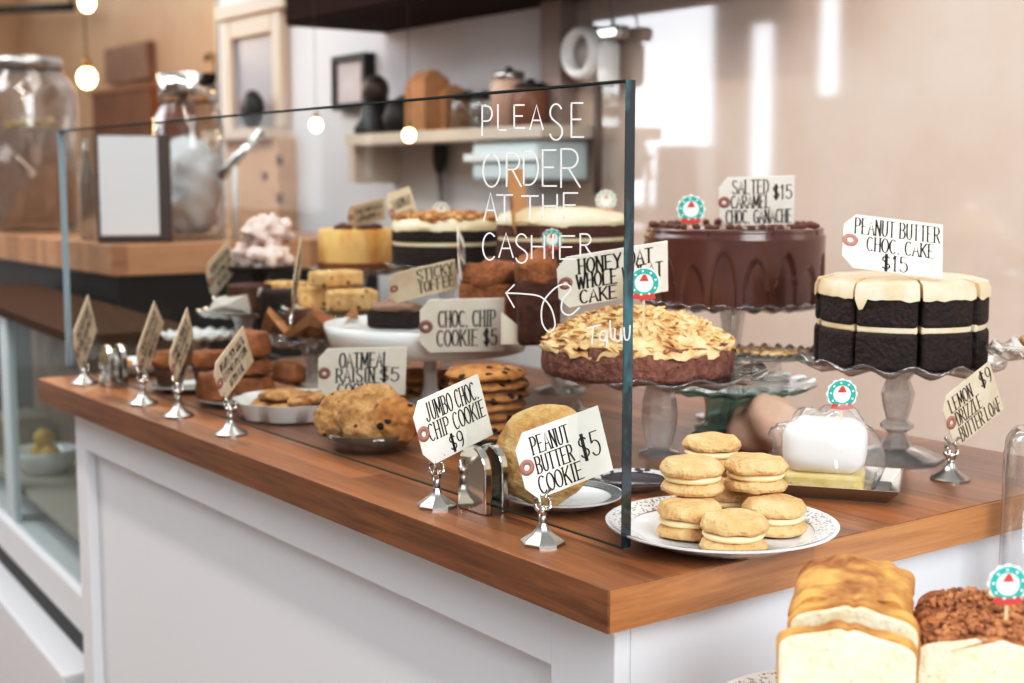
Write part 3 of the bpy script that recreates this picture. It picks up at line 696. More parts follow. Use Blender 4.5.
# brown buns on plates further left
q = colm(243, .188); sp_ = dep(q)/F
plate(q, .074, 'white plate of piled brown buns', h=.012)
i = 0
for dx, dy, z, sx, sz, lb in [(-26, -.01, .0075, .034, .024, 'brown bun at the left of the bun pile'), (9, .0, .0075, .040, .020, 'flat brown bun at the bottom of the bun pile'), (8, .004, .0495, .036, .014, 'thin brown bun in the middle of the bun pile'), (10, .0, .080, .033, .022, 'round dark bun on top of the bun pile'), (42, .02, .03, .028, .018, 'brown bun tilted at the right of the bun pile')]:
    i += 1; m = cookie_mesh(sx, 2*sz, i+30, .004, dome=.8)
    b_ = q+rt*(dx*sp_)+Vector((fw.x, fw.y, 0))*dy; b_.z = z
    single(m, 'brown_bun', lb, 'bun', b_, BUN, 'brown buns piled on the plate', rot=(0, R(-18 if i == 5 else 0), i))
q = colm(318, .305); m = M().lathe([(0, .001), (.022, .001), (.031, .034), (.0305, .034), (.0215, .003), (0, .003)], 72, lambda t_, r, z: (r*(1+.03*math.cos(24*t_)), z))
single(m, 'paper_case', 'greyish fluted paper baking case beside the piled brown buns', 'baking case', q, mat('paper_case_grey', 'bdb2a6', .8))
q = colm(190, .178); sp_ = dep(q)/F
plate(q, .072, 'dark-rimmed white plate of two brown muffins near the left tags', h=.012, rim=mat('dark_rim', '6a6764', .3), rimlabel='dark rim')
for k, (dx, lb) in enumerate([(-.034, 'brown muffin on the dark-rimmed plate, left of the pair'), (.034, 'brown muffin on the dark-rimmed plate, right of the pair')]):
    b_ = q+rt*dx; b_.z = .0085
    o = thing('brown_muffin', lb, 'muffin', b_, group='brown muffins on the dark-rimmed plate')
    M().lathe([(0, 0), (.021, 0), (.028, .036), (0, .036)], 60, lambda t_, r, z: (r*(1+.02*math.cos(20*t_)), z)).build('paper_cup', mat('brown_cup', '5a3420', .8), o)
    m = cookie_mesh(.032, .03, k+3, .004, dome=.9); m.build('muffin_top', BUN, o, loc=(0, 0, .032))
q = colm(136, .172)
plate(q, .066, 'white bowl-like plate of golden biscuits by the far left clamp', h=.026)
for k, (dx, lb) in enumerate([(-.029, 'golden biscuit at the left of the far left plate'), (.029, 'golden biscuit at the right of the far left plate')]):
    single(cookie_mesh(.026, .022, k+40, .003), 'golden_biscuit', lb, 'biscuit', q+rt*dx+Vector((0, 0, .0085)), GOLDC, 'golden biscuits on the far left plate')
o = stand(ay(200, 335, .30), ay(200, 335, .30).z, .075, 'white and clear glass stand glinting behind the left diamond tags', g=mat('milk_glass', 'dfe6e6', .15, coat=.5), sg=GLASS, scal=16, foot=.4, stem='plain', ripple=.003)

# cookie stacks
q = colm(486, .325)
plate(q, .074, 'dark wooden board under the tall stack of chip cookies', mt=mat('board_wood', '5a3a26', .5), name='round_board', cat='board')
for k in range(7):
    lb = ['bottom', 'second', 'third', 'fourth', 'fifth', 'sixth', 'topmost'][k]+' chocolate chip cookie of the tall stack behind the jumbo tag'
    single(cookie_mesh(.0595+.003*math.sin(k*2), .0155, k+50, .0035), 'chip_cookie', lb, 'cookie', q+Vector((.003*math.sin(k*3), .003*math.cos(k*5), .0065+k*.0142)), CHIPC, 'chocolate chip cookies in the tall stack', rot=(0, 0, k))
q = az(421, 398, 0)
for k in range(3):
    lb = ['bottom', 'middle', 'top'][k]+' chocolate chip cookie of the short stack left of the tall stack'
    single(cookie_mesh(.056, .0165, k+70, .0035), 'chip_cookie', lb, 'cookie', q+Vector((.004*math.sin(k*3), .003*k, k*.0152)), CHIPC, 'chocolate chip cookies in the short stack', rot=(0, 0, k))
q = colm(571, .56); o = thing('glass_dish', 'small clear footed glass dish under the oat cake stand', 'dish', q)
M().lathe([(0, 0), (.05, 0), (.05, .006), (.02, .012), (.013, .03), (.03, .045), (.045, .075), (.042, .075), (.026, .048), (0, .04)], 32).build('bowl', GLASS, o)

# --- middle rows on stands
q = ay(243, 312, .38); z0 = q.z
stand(q, z0, 46/F*dep(q), 'glass stand of wrapped dark brownies at the left', scal=16, stem='plain', foot=.5, ripple=.002)
d1 = dep(q)
for k, (px, py, w_, d_, h_, mt, lb) in enumerate([(252, 303, .075, .07, .055, BROWNIE, 'reddish brown brownie block on the left glass stand'), (278, 300, .06, .06, .05, BROWNIE, 'darker brownie block at the right of the left glass stand')]):
    c = ay(px, py, .40); single(M().b2((-w_/2, -d_/2, 0), (w_/2, d_/2, h_)), 'brownie', lb, 'brownie', Vector((c.x, c.y, z0+.001)), mt if k == 0 else CHOC, 'brownies on the left glass stand', rot=(0, 0, R(25+30*k)), bevel=.006, sub=2, smooth=True, auto=40)
c = ay(232, 292, .36); m = M(); m.add([(-.055, 0, .0), (.045, -.01, 0), (.07, 0, .05), (-.045, .01, .025), (-.01, -.02, .012)], [(0, 1, 4), (1, 2, 4), (2, 3, 4), (3, 0, 4)])
single(m, 'parchment_wrap', 'pale grey parchment in front of the brownies on the left stand', 'parchment', Vector((c.x, c.y, z0+.002)), mat('parchment_grey', 'c5bdb4', .8), smooth=False, rot=(0, 0, R(35)))
c = ay(256, 248, .50); q2 = ay(260, 268, .47)
stand(q2, q2.z, .075, 'tall dark stand of pinkish meringues behind the brownies', g=mat('dark_glaze', '2a1c18', .3), sg=mat('dark_glaze', '2a1c18', .3), scal=2, ripple=0, stem='plain', foot=.5)
for k, (dx, dy, dz, r_, lb) in enumerate([(-.033, 0, 0, .040, 'pinkish meringue at the left on the tall dark stand'), (.033, .0, 0, .040, 'pinkish meringue at the right on the tall dark stand'), (0, .02, .045, .046, 'pinkish meringue on top on the tall dark stand')]):
    m = M().blob((0, 0, r_*.6), (r_, r_, r_*.62), .03, 60, 34, 20, flat=-r_*.58, seed=k+31)
    single(m, 'pink_meringue', lb, 'meringue', Vector((q2.x+dx, q2.y+dy, q2.z+dz+.001)), PINKM, 'meringues on the tall dark stand')
q = ay(312, 340, .335); zb_ = q.z
stand(q, zb_, 52/F*dep(q), 'clear glass stand with brown paper and broken pastry', scal=16, stem='plain', foot=.5, ripple=.003)
m = M(); n = 12
V = [(0, 0, .004)]+[(.07*math.cos(2*math.pi*i/n), .075*math.sin(2*math.pi*i/n), .002+(.03 if i % 2 else .008)) for i in range(n)]+[(.088*math.cos(2*math.pi*i/n), .088*math.sin(2*math.pi*i/n), .055 if i % 2 else .02) for i in range(n)]
m.add(V, [(0, 1+i, 1+(i+1) % n) for i in range(n)]+[(1+i, 1+n+i, 1+n+(i+1) % n, 1+(i+1) % n) for i in range(n)])
single(m, 'paper_liner', 'crumpled brown paper liner on the clear stand', 'paper liner', q+Vector((0, 0, .001)), KRAFT, smooth=False)
for k, (dx, lb) in enumerate([(-.035, 'dark pastry chunk at the left in the brown paper'), (.035, 'dark pastry chunk at the right in the brown paper')]):
    m = M().blob((0, 0, .022), (.034, .03, .024), .01, 40, 20, 12, flat=-.02, seed=k+61)
    single(m, 'pastry_chunk', lb, 'pastry', q+Vector((dx, .0, .008)), BUN if k else BROWNIE, 'pastry chunks in the brown paper')
q = ay(332, 313, .465); zb_ = q.z
o = stand(q, zb_, 53/F*dep(q), 'glass stand of pale chip-studded bar cookies in the middle', scal=16, stem='plain', foot=.5, ripple=.003)
m = M().lathe([(0, .001), (.08, .001), (.098, .010)], 14); m.roughen(.006, 30, 3)
single(m, 'parchment_liner', 'white parchment under the bar cookies', 'parchment', q+Vector((0, 0, .0035)), PARCH)
for k, (px, py, dz, lb) in enumerate([(290, 309, .01, 'bar cookie at the left end of the bar cookie plate'), (325, 311, .01, 'bar cookie in the middle of the bar cookie plate'), (352, 309, .01, 'bar cookie at the right of the bar cookie plate'), (336, 289, .052, 'bar cookie lying on top of the other bars')]):
    c = ay(px, py, .465); m = M().b2((-.045, -.03, 0), (.045, .03, .04 if k < 3 else .03)); 
    single(m, 'bar_cookie', lb, 'bar cookie', Vector((c.x, c.y, zb_+dz)), BAR, 'bar cookies on the middle glass stand', rot=(0, 0, R(20+25*k)), bevel=.006, sub=2, smooth=True, auto=40)
c = ay(376, 312, .58); m = M().blob((0, 0, .03), (.05, .04, .03), .01, 40, 24, 14, flat=-.028, seed=4)
q3 = Vector((c.x, c.y, zb_-.02))
# white stand with brownie and crumble cakes
q = ay(430, 328, .44); zw = q.z; dw = dep(q)
stand(q, zw, 104/F*dw, 'wide white china cake stand in the centre behind the glass', g=CHINA, sg=CHINA, scal=3, ripple=0, stem='plain', foot=.34, rimz=.010, skirt=.034)
for px, py, w_, d_, h_, mt, nm, lb, tn in [(397, 323, .085, .06, .042, BROWNIE, 'toffee_brownie', 'dark sticky brownie slab with pale top at the left of the white stand', 30), (492, 320, .085, .08, .118, CRUMB, 'crumble_cake', 'brown crumble cake slice on the white stand, taller left piece', 35), (537, 332, .062, .07, .135, CRUMB, 'crumble_cake', 'dark crumble cake slice at the right of the white stand', 60)]:
    c = ay(px, py, .45 if px > 400 else .40)
    o = thing(nm, lb, 'cake slice', Vector((c.x, c.y, zw+.001)), rz=R(tn))
    m = M().b2((-w_/2, -d_/2, 0), (w_/2, d_/2, h_*.72)); m.build('sponge', (CRUMB if tn == 35 else CRUMBD) if mt is not BROWNIE else CHOC, o, bevel=.006, sub=2, smooth=True, auto=40)
    m = M().blob((0, 0, h_*.78), (w_*.58, d_*.58, h_*.24), .012, 45, 30, 16, flat=-h_*.1, seed=int(px)); m.v = [(max(-w_*.53, min(w_*.53, a)), max(-d_*.53, min(d_*.53, b)), c_) for a, b, c_ in m.v]
    m.build('topping', mt if mt is not BROWNIE else mat('toffee_top', '8a6a55', .4), o)
c = ay(521, 338, .42); m = M(); m.add([(-.03, 0, 0), (.03, 0, 0), (.04, 0, .04), (0, 0, .025), (-.03, .0, .05)], [(0, 1, 2, 3), (0, 3, 4)])
single(m, 'parchment_scrap', 'white parchment scrap between the two crumble cakes', 'parchment', Vector((c.x, c.y, zw+.001)), PARCH, smooth=False, rot=(0, 0, R(50)))

# --- back row cakes
q = ay(357, 270, .645); dd = dep(q)
stand(q, q.z, 47/F*dd, 'clear glass stand under the golden cheesecake', scal=16, stem='plain', foot=.45, ripple=.002)
o = thing('cheesecake', 'golden tall cheesecake with browned top at the left of the back row', 'cake', q+Vector((0, 0, .001)), rz=face_cam(q)); rc = 38/F*dd; hc_ = 41/F*dd
M().lathe([(0, 0), (rc*1.01, 0), (rc*1.02, hc_*.2), (0, hc_*.2)], 60).build('crust', CRUST, o, auto=40)
M().lathe([(0, hc_*.2), (rc, hc_*.2), (rc*1.01, hc_*.5), (rc, hc_*.93), (rc*.95, hc_), (0, hc_*.98)], 60).build('filling', CHEESE, o, auto=50)
m = M(); rr = random.Random(5)
for i in range(22): m.blob((rr.uniform(-.6, .6)*rc, rr.uniform(-.6, .6)*rc, hc_+.002), (.012, .010, .007), .004, 50, 10, 6, seed=i)
m.build('topping', FUDGEC, o)['label'] = 'browned nut pieces'
def back_cake(px, py, Y, rpx, hpx, label, standlabel, sponge, nut, cut=None):
    q = ay(px, py, Y); dd = dep(q); r, h = rpx/F*dd, hpx/F*dd
    stand(q, q.z, r*1.12, standlabel, scal=18, stem='plain', foot=.36, ripple=.002)
    o = thing('iced_cake', label, 'cake', q+Vector((0, 0, .001)), rz=face_cam(q))
    parts = [(0, 2*math.pi)] if not cut else [(R(cut), R(cut)+R(352)), (R(cut)+R(354), R(cut)+R(359))]
    for (a0, a1) in ([(0, 2*math.pi)] if not cut else [(R(cut+2), R(cut+175)), (R(cut+178), R(cut+358))]):
        def closed(prof):
            m = M().lathe(prof, 60, a0=a0, a1=a1)
            if cut: 
                k = 61; m.f += [tuple(j*k for j in range(len(prof))), tuple(j*k+60 for j in range(len(prof)))]
            return m
        closed([(0, 0), (r*.98, 0), (r, .004), (r, h*.42), (0, h*.42)]).build('sponge', sponge, o, auto=40)
        closed([(0, h*.42), (r*.97, h*.42), (r*.97, h*.5), (0, h*.5)]).build('filling', CREAM, o, auto=40)
        closed([(0, h*.5), (r*.98, h*.5), (r, h*.53), (r*.99, h*.72), (0, h*.72)]).build('sponge', sponge, o, auto=40)
        m = closed([(0, h*.71), (r*.99, h*.71), (r*1.01, h*.8), (r*.92, h*.92), (r*.5, h*1.02), (0, h*1.05)]); m.roughen(.004, 40, 1); m.build('frosting', CREAM, o, auto=60)
    if nut:
        m = M(); rr = random.Random(int(px))
        for i in range(170):
            a = rr.uniform(0, 6.3); b = math.sqrt(rr.random())*.95; m.blob((r*b*math.cos(a), r*b*math.sin(a), h*(1.02-.1*b*b)+.002), (.010, .008, .006), .004, 60, 8, 6, seed=i)
        tn = m.build('nut_topping', PECAN, o); tn['label'] = 'scattered golden nuts'; tn['kind'] = 'stuff'
    return q, o
back_cake(447, 266, .64, 55, 50, 'chocolate cake with cream and nut topping in the middle of the back row', 'clear glass stand under the nut-topped chocolate cake', CHOC, True)
back_cake(562, 262, .70, 66, 52, 'chocolate cake domed with pale cream at the right of the back row behind the handwriting', 'clear glass stand under the cream-domed chocolate cake', mat('red_choc_sponge', '4a2a20', .8, c2='5f382c', scale=60, bump=.8), False, cut=None)

# ------------------------------------------------------------------ price tags and their holders
FG = 'price tags clipped upright in front of the glass'; HG = 'chrome card holders in front of the glass'
def tag_on_holder(quad, base, lines, label, hlabel, sign, aspect=1.45, card=CARD, grip=.06, fg=FG, hg=HG, r=.0235):
    b = colm(base[0], .050); d = dep(b)
    o, c, u, v, w, h = price_tag(quad, d, lines, label, fg, sign, aspect, card)
    cor = c-u*(w*.5-.12*w)-v*(h*.5-.05*h)
    bl = Vector(quad[2]); bt = ad(bl.x, bl.y, d)
    holder((b.x, b.y, 0), (cor.x, cor.y, cor.z), hlabel, hg, r)
tag_on_holder([(513, 437), (598, 405), (529, 502)], (543, 540), [('PEANUT', (.17, .1, .60, .36)), ('BUTTER', (.17, .40, .60, .65)), ('COOKIE', (.15, .69, .66, .95)), ('$5', (.68, .34, .92, .70))],
              'cream peanut butter cookie tag at $5, nearest the right end of the glass', 'card holder of the peanut butter cookie tag, nearest the right end of the glass', 1)
tag_on_holder([(411, 405), (478, 373), (427, 467)], (436, 500), [('JUMBO CHOC.', (.16, .08, .93, .36)), ('CHIP COOKIE', (.14, .40, .97, .66)), ('$9', (.38, .70, .58, .95))],
              'cream jumbo choc chip cookie tag at $9, left of the near clamp', 'card holder of the jumbo choc chip tag, left of the near clamp', 1)
def diamond(left, top, bottom, base, label, hl, sign=1):
    tag_on_holder([left, top, bottom], base, BLUR3, label, hl, sign, 1.3, CARD2, r=.024)
diamond((212, 368), (243, 326), (223, 403), (230, 429), 'blurred diamond-tilted tag beside the scalloped oat cookie dish', 'card holder in front of the scalloped oat cookie dish')
diamond((168, 358), (187, 307), (175, 386), (178, 410), 'narrow blurred diamond-tilted tag in front of the brown muffins', 'card holder in front of the brown muffins')
diamond((135, 356), (154, 301), (145, 377), (143, 398), 'blurred diamond-tilted tag right of the far left clamp', 'card holder just right of the far left clamp')
diamond((72, 336), (88, 294), (81, 373), (85, 378), 'faint diamond-tilted tag left of the far left clamp', 'card holder left of the far left clamp at the end of the worktop')

def loose(quad, depth, lines, label, sign=1, aspect=1.45, card=CARD): return price_tag(quad, depth, lines, label, 'price tags among the cakes', sign, aspect, card)
loose([(319, 349), (407, 347), (318, 397)], dep(az(360, 430)), [('OATMEAL', (.24, .10, .80, .40)), ('RAISIN', (.2, .42, .64, .70)), ('$5', (.70, .42, .92, .70)), ('COOKIE', (.22, .73, .70, 1.0))], 'cream oatmeal raisin cookie tag at $5 behind the jumbo cookies', 1, 1.7)
loose([(420, 300), (504, 298), (420, 353)], dep(Vector((-.76, .40, .06))), [('CHOC. CHIP', (.22, .22, .90, .52)), ('COOKIE $5', (.2, .58, .92, .88))], 'cream choc chip cookie tag at $5 above the tall cookie stack')
loose([(557, 259), (667, 241), (559, 309)], dep(hp)-.10, [('HONEY OAT', (.19, .08, .86, .36)), ('WHOLE WHEAT', (.17, .38, .95, .66)), ('CAKE $', (.19, .70, .66, .96))], 'white honey oat cake tag standing in the oat cake, crossed by the glass edge', 1, 1.9)
loose([(719, 178), (794, 176), (719, 226)], dep(gp)-.05, [('SALTED', (.18, .06, .66, .34)), ('CARAMEL', (.16, .38, .68, .64)), ('$15', (.72, .18, .97, .46)), ('CHOC. GANACHE', (.09, .68, .97, .96))], 'cream salted caramel choc ganache tag at $15 standing on the glossy cake')
loose([(844, 213), (943, 225), (842, 266)], dep(pb)-.08, [('PEANUT BUTTER', (.11, .06, .97, .36)), ('CHOC. CAKE', (.24, .40, .92, .66)), ('$15', (.40, .70, .66, .98))], 'cream peanut butter choc cake tag at $15 standing on the dark layer cake')
b = az(950, 480, 0)
price_tag([(940, 401), (989, 361), (955, 449)], dep(b), [('LEMON', (.12, .10, .56, .36)), ('$9', (.74, .06, .96, .36)), ('DRIZZLE', (.17, .40, .66, .66)), ('BUTTER LOAF', (.15, .70, .97, .97))], 'kraft lemon drizzle butter loaf tag at $9 at the right of the worktop', None, 1, 1.3, CARD2)
holder((b.x, b.y, 0), tuple(ad(948, 444, dep(b))), 'chrome card holder of the lemon drizzle tag at the right', None, .024)
loose([(388, 275), (455, 259), (391, 304)], dw-.16, [('STICKY', (.42, .08, .95, .44)), ('TOFFEE', (.42, .5, .95, .86))], 'kraft sticky toffee tag leaning on the white stand', 1, 2.0, CARD2)
loose([(457, 226), (464, 241), (459, 275)], dw-.14, BLUR2, 'thin tag seen almost edge-on beside the sticky toffee tag', 1, 1.3)
o_, c_, u_, v_, w_, h_ = loose([(292, 288), (301, 236), (292, 320)], dep(Vector((-1.194, .33, .094))), BLUR3, 'narrow kraft tag seen almost edge-on above the brown paper pastry', 1, 1.3, CARD2)
b = ay(291, 341, .30)
def short_holder(base, top, label):
    b = Vector(base); t = Vector(top)-b; o = thing('card_holder', label, 'card holder', b, group='small card holders on the glass stands')
    M().lathe([(0, 0), (.014, 0), (.014, .003), (.004, .008), (0, .009)], 20).build('base', STEEL, o)
    M().tube([(0, 0, .006), (0, 0, max(.012, t.z*.6)), tuple(t)], .0028, 8).build('stem', CHROME, o)
short_holder((b.x, b.y, b.z), tuple(ad(292, 312, dep(b))), 'small card holder under the narrow kraft tag above the brown paper')
q = ay(216, 313, .36)
loose([(205, 268), (229, 239), (212, 300)], dep(q), BLUR3, 'diamond-tilted kraft tag in front of the brownies on the left stand', 1, 1.25, CARD2)
short_holder((q.x, q.y, q.z+.003), tuple(ad(213, 296, dep(q))), 'small gold-lit card holder on the rim of the brownie stand')
dch = dep(ay(357, 270, .645))
loose([(347, 207), (384, 197), (349, 229)], dch-.05, BLUR2, 'kraft tag at the left standing on the cheesecake', 1, 1.5, CARD2)
loose([(384, 195), (409, 186), (396, 233)], dep(ay(447, 266, .64))+.01, BLUR2, 'kraft tag overlapping the cheesecake and the nut-topped cake', 1, 1.0, CARD2)
loose([(506, 168), (523, 168), (514, 236)], dep(ay(562, 262, .70))-.04, [], 'tan tag seen side-on above the cream-domed cake', 1, 1.3, mat('tan_card', 'c79a6e', .8))
topper(441, 211, dep(ay(447, 266, .64))-.03, 'faint pale wreath topper on the nut-topped cake', .034, True, .03)
topper(606, 200, dep(ay(562, 262, .70)), 'faint pale wreath topper on the cream-domed cake', .036, True, .03)
topper(552, 239, 2.1, 'green wreath topper left of the honey cake tag, behind the handwriting', .032, stem=.06)
topper(644, 283, dep(hp)-.13, 'green wreath topper stuck in the oat cake beside its tag', .040, stem=.05)
topper(691, 209, dep(gp)-.06, 'green wreath topper on the glossy ganache cake', .042, stem=.03)

# ------------------------------------------------------------------ low side table with loaves
ZT = -.105
t = thing('side_table', 'low white table beside the worktop end, under the loaves', 'table', (0, 0, 0))
M().b2((.03, -.35, ZT-.03), (1.0, .70, ZT)).build('tabletop', WHITE, t, smooth=False, bevel=.003)
for x in (.07, .96):
    for y in (-.31, .66): M().b2((x-.025, y-.025, -ZC), (x+.025, y+.025, ZT-.03)).build('leg', WHITE, t, smooth=False)
lp = az(905, 705, ZT)
def on(px, d):
    """point on the platter seen at column px and distance d"""
    q = CAM+ray(px, 640)*d; return Vector((q.x, q.y, ZT+.0065))
lc = (on(847, 1.05)+on(990, 1.07))/2+Vector((fw.x, fw.y, 0))*.062; lc.z = ZT
plate(lc, .168, 'wide white platter with grey printed rim under the two loaves', h=.02, rim=RIMP, name='platter', cat='platter')
def loaf_profile(w, h, n=36, crack=1):
    P = [(-w*.46, 0), (w*.46, 0), (w*.49, h*.35), (w*.5, h*.74)]
    for i in range(n+1):
        a = math.pi*i/n; x = w*.5*math.cos(a)
        y = h*.80+h*.16*math.sin(a)**.5+crack*h*.04*math.exp(-(x/(w*.16))**2)-crack*h*.025*math.exp(-(x/(w*.035))**2); P.append((x, y))
    P += [(-w*.5, h*.74), (-w*.49, h*.35)]; return P
def loaf(base, head, w, h, d0, d1, crust, name, label, seed, rough_=.003, group=None, tilt=0, nseg=10, crumb=LOAF):
    """a length of loaf from d0 to d1 behind its front face; crust shell and crumb face"""
    o = thing(name, label, 'loaf cake' if d1-d0 > .05 else 'loaf slice', base, rz=head, group=group)
    P = loaf_profile(w, h, crack=.3 if crumb is LCRUST else 1); n = len(P); m = M()
    V = []; Fc = []
    for k in range(nseg+1):
        s = d0+(d1-d0)*k/nseg; sc = 1-(.06 if k in (0, nseg) else 0)*0
        for x, y in P:
            V.append((x*sc, s, y))
    for k in range(nseg):
        for i in range(n): Fc.append((k*n+i, k*n+(i+1) % n, (k+1)*n+(i+1) % n, (k+1)*n+i))
    Fc.append(tuple(range(nseg*n, nseg*n+n))); Fc.append(tuple(range(n))[::-1])
    m.add(V, Fc); m.roughen(rough_, 55, seed, zmin=0)
    if crumb is LCRUST: m.roughen(.008, 26, seed+2, zmin=0)
    c = m.build('crust', crust, o, smooth=True, auto=60); c['label'] = 'browned crust'
    m2 = M(); C_ = (0, h*.45)
    k1 = .975
    F_ = [(x*k1, C_[1]+(y-C_[1])*k1) for x, y in P]
    m2.prism([(p_[0], p_[1]) for p_ in F_], 0, .004, Matrix(((1, 0, 0, 0), (0, 0, 1, d0-.0035), (0, 1, 0, 0), (0, 0, 0, 1))))
    f = m2.build('crumb', crumb, o, smooth=False, bevel=.002); f['label'] = 'pale cut crumb face'
    if tilt: o.rotation_euler = (R(tilt), 0, head)
    return o
hd = face_cam(lp)+R(90)
def at_depth(px, py, d): return ad(px, py, d)
zl = ZT+.0065
w1 = 136/F*1.06
A1 = on(847, 1.05)
hz_ = CAM.z-zl
loaf(A1, hd, w1, hz_-1.05*(622-HZ)/F-0.0, 0, .013, LCRUST, 'loaf_slice', 'frontmost pale slice of the golden loaf, left on the platter', 1, .003, 'slices of the golden loaf')
B1 = on(853, 1.075)
loaf(B1, hd, 124/F*1.10, hz_-1.09*(592-HZ)/F, 0, .018, LCRUST, 'loaf_slice', 'second slice of the golden loaf, just behind the front one', 2, .003, 'slices of the golden loaf')
C1 = on(849, 1.105)
loaf(C1, hd, 113/F*1.14, hz_-1.12*(582-HZ)/F, 0, .115, LCRUST, 'loaf_cake', 'cracked golden-brown crusted loaf behind its cut slices', 3, .006, crumb=LCRUST)
D1 = on(990, 1.07)
loaf(D1, hd, 142/F*1.07, hz_-1.07*(632-HZ)/F, 0, .125, SEEDC, 'loaf_cake', 'loaf with rough brown streusel crust at the bottom right corner', 4, .006)
m = M(); rr = random.Random(21); w_ = 142/F*1.07; h_ = hz_-1.07*(632-HZ)/F
for i in range(900):
    a = rr.uniform(.02, .98)*math.pi; x = w_*.5*math.cos(a); y = h_*.72+h_*.28*math.sin(a)**.7
    m.blob((x, rr.uniform(.0, .125), y+.001), (rr.uniform(.0015, .0034), rr.uniform(.0015, .0034), .0022), .001, 200, 7, 5, seed=i)
DO = [o for o in bpy.data.objects if o.get('label', '').startswith('loaf with rough')][0]
s_ = m.build('streusel', SEEDC, DO); s_['kind'] = 'stuff'; s_['label'] = 'coarse brown streusel crumbs'
topper(1008, 584, 1.10, 'green wreath topper stuck in the streusel loaf at the right edge', .032, stem=.03)
j = az(1034, 596, ZT); rj = .040
o = thing('glass_jar', 'clear glass jar at the right edge behind the loaves', 'jar', j)
hj = (596-426)/F*dep(j)
M().lathe([(0, 0), (rj, 0), (rj, .004), (rj, hj-.03), (rj*.95, hj-.012), (rj*.8, hj-.003), (rj*.7, hj), (rj*.66, hj), (rj*.9, hj-.02), (rj*.93, .008), (0, .008)], 48).build('body', JARG, o)

# ------------------------------------------------------------------ back bar at left, display case
bx = -2.64; by = .51; bz = .2
o = thing('back_bar', 'black back bar with thick wooden top at the left', 'counter', (0, 0, 0))
M().b2((bx-2.4, by, bz-.085), (bx, by+.85, bz)).build('wooden_top', BENCHWOOD, o, smooth=False, bevel=.003)
M().b2((bx-2.38, by+.02, -ZC), (bx-.02, by+.83, bz-.085)).build('body', DARK, o, smooth=False)['label'] = 'black body'
# display case
ang = R(-4.4); DX = Vector((-math.cos(R(4.4)), math.sin(R(4.4)), 0))
case = thing('display_case', 'low glass-fronted display case with white base at the far left', 'display case', (-1.80, .14, -ZC), rz=R(180-4.4))
# local +x runs away to the left, local -y is away from the customer
Lc = 1.5
M().b2((0, -.24, 0), (Lc, .07, .30)).build('base', WHITE, case, smooth=False, bevel=.006)['label'] = 'white base ledge'
M().b2((0, -.24, .30), (Lc, .0, .365)).build('recess', DARK, case, smooth=False)['label'] = 'black gap strip'  # black strip set back between base and deck
M().b2((0, -.24, .365), (Lc, .02, .46)).build('deck', WHITE, case, smooth=False, bevel=.01)['label'] = 'pale deck'
M().b2((0, -.24, .46), (Lc, -.225, .98)).build('back_panel', mat('case_back', 'b5977a', .6, c2='7d6049', scale=5), case, smooth=False)
ZSH = ay(50, 474, .325).z+ZC
M().b2((0, -.225, ZSH-.015), (Lc, -.02, ZSH)).build('shelf', mat('case_shelf', 'b9b2a6', .4), case, smooth=False)
M().b2((0, .0, .46), (Lc, .006, .98)).build('front_glass', clear('case_glass', (.90, .93, .93), .03, .02, .15, .05, (.7, .8, .8)), case, smooth=False)
for k in (.70, 1.40): M().b2((k, -.01, .46), (k+.09, .008, .98)).build('front_strip', mat('case_strip_blue', 'c3d0d4', .4), case, smooth=False)  # pale blue upright strips on the case front
M().b2((0, -.24, .98), (Lc, .02, 1.0)).build('top_rail', mat('case_top', '4a3426', .85, spec=.1), case, smooth=False)
def case_item(lx, ly, lz, fn, *a):
    X = Matrix.Translation(W((-1.80, .14, -ZC))) @ Matrix.Rotation(R(180-4.4), 4, 'Z'); p = X @ Vector((lx, ly, lz)); return Vector((p.x, p.y, p.z-ZC))
q = ay(46, 474, .325)
o = thing('white_bowl', 'white bowl of yellow fruit in the display case, behind the worktop end', 'bowl', q)
M().lathe([(0, 0), (.05, 0), (.075, .04), (.085, .07), (.081, .07), (.071, .04), (.045, .008), (0, .008)], 40).build('bowl', CHINA, o)
for k, (dx, dy, dz) in enumerate([(-.031, 0, .055), (.031, .004, .055), (0, .0, .095)]):
    m = M().blob((0, 0, 0), (.029, .029, .029), .003, 20, 16, 10, seed=k)
    single(m, 'lemon', ['yellow fruit at the left of the white bowl', 'yellow fruit at the right of the white bowl', 'yellow fruit on top in the white bowl'][k], 'fruit', q+Vector((dx, dy, dz)), mat('lemon_skin', 'd8b03c', .4), 'yellow fruit in the white bowl')
for k, (lx, c) in enumerate([(.20, 'b98f63'), (.55, 'c7b9a0'), (1.2, 'a4764e')]):
    q = case_item(lx, -.125, .4605, None); m = M().blob((0, 0, .032), (.08, .055, .032), .012, 20, 20, 12, flat=-.031, seed=k)
    single(m, 'wrapped_sandwich', ['tan wrapped sandwich on the case floor, nearest the worktop', 'pale wrapped sandwich in the middle of the case shelf', 'brown wrapped sandwich far left on the case floor'][k], 'sandwich', q, mat('wrap_%d' % k, c, .6), 'wrapped sandwiches on the case floor')
q = case_item(1.28, -.12, ZSH, None)
single(M().b2((-.09, -.07, 0), (.09, .07, .10)), 'bread_box', 'pale cardboard box on the upper case shelf at the far left', 'box', q, mat('pale_box', 'b4ab98', .6, c2='9d8a70', scale=6), smooth=False, bevel=.004)

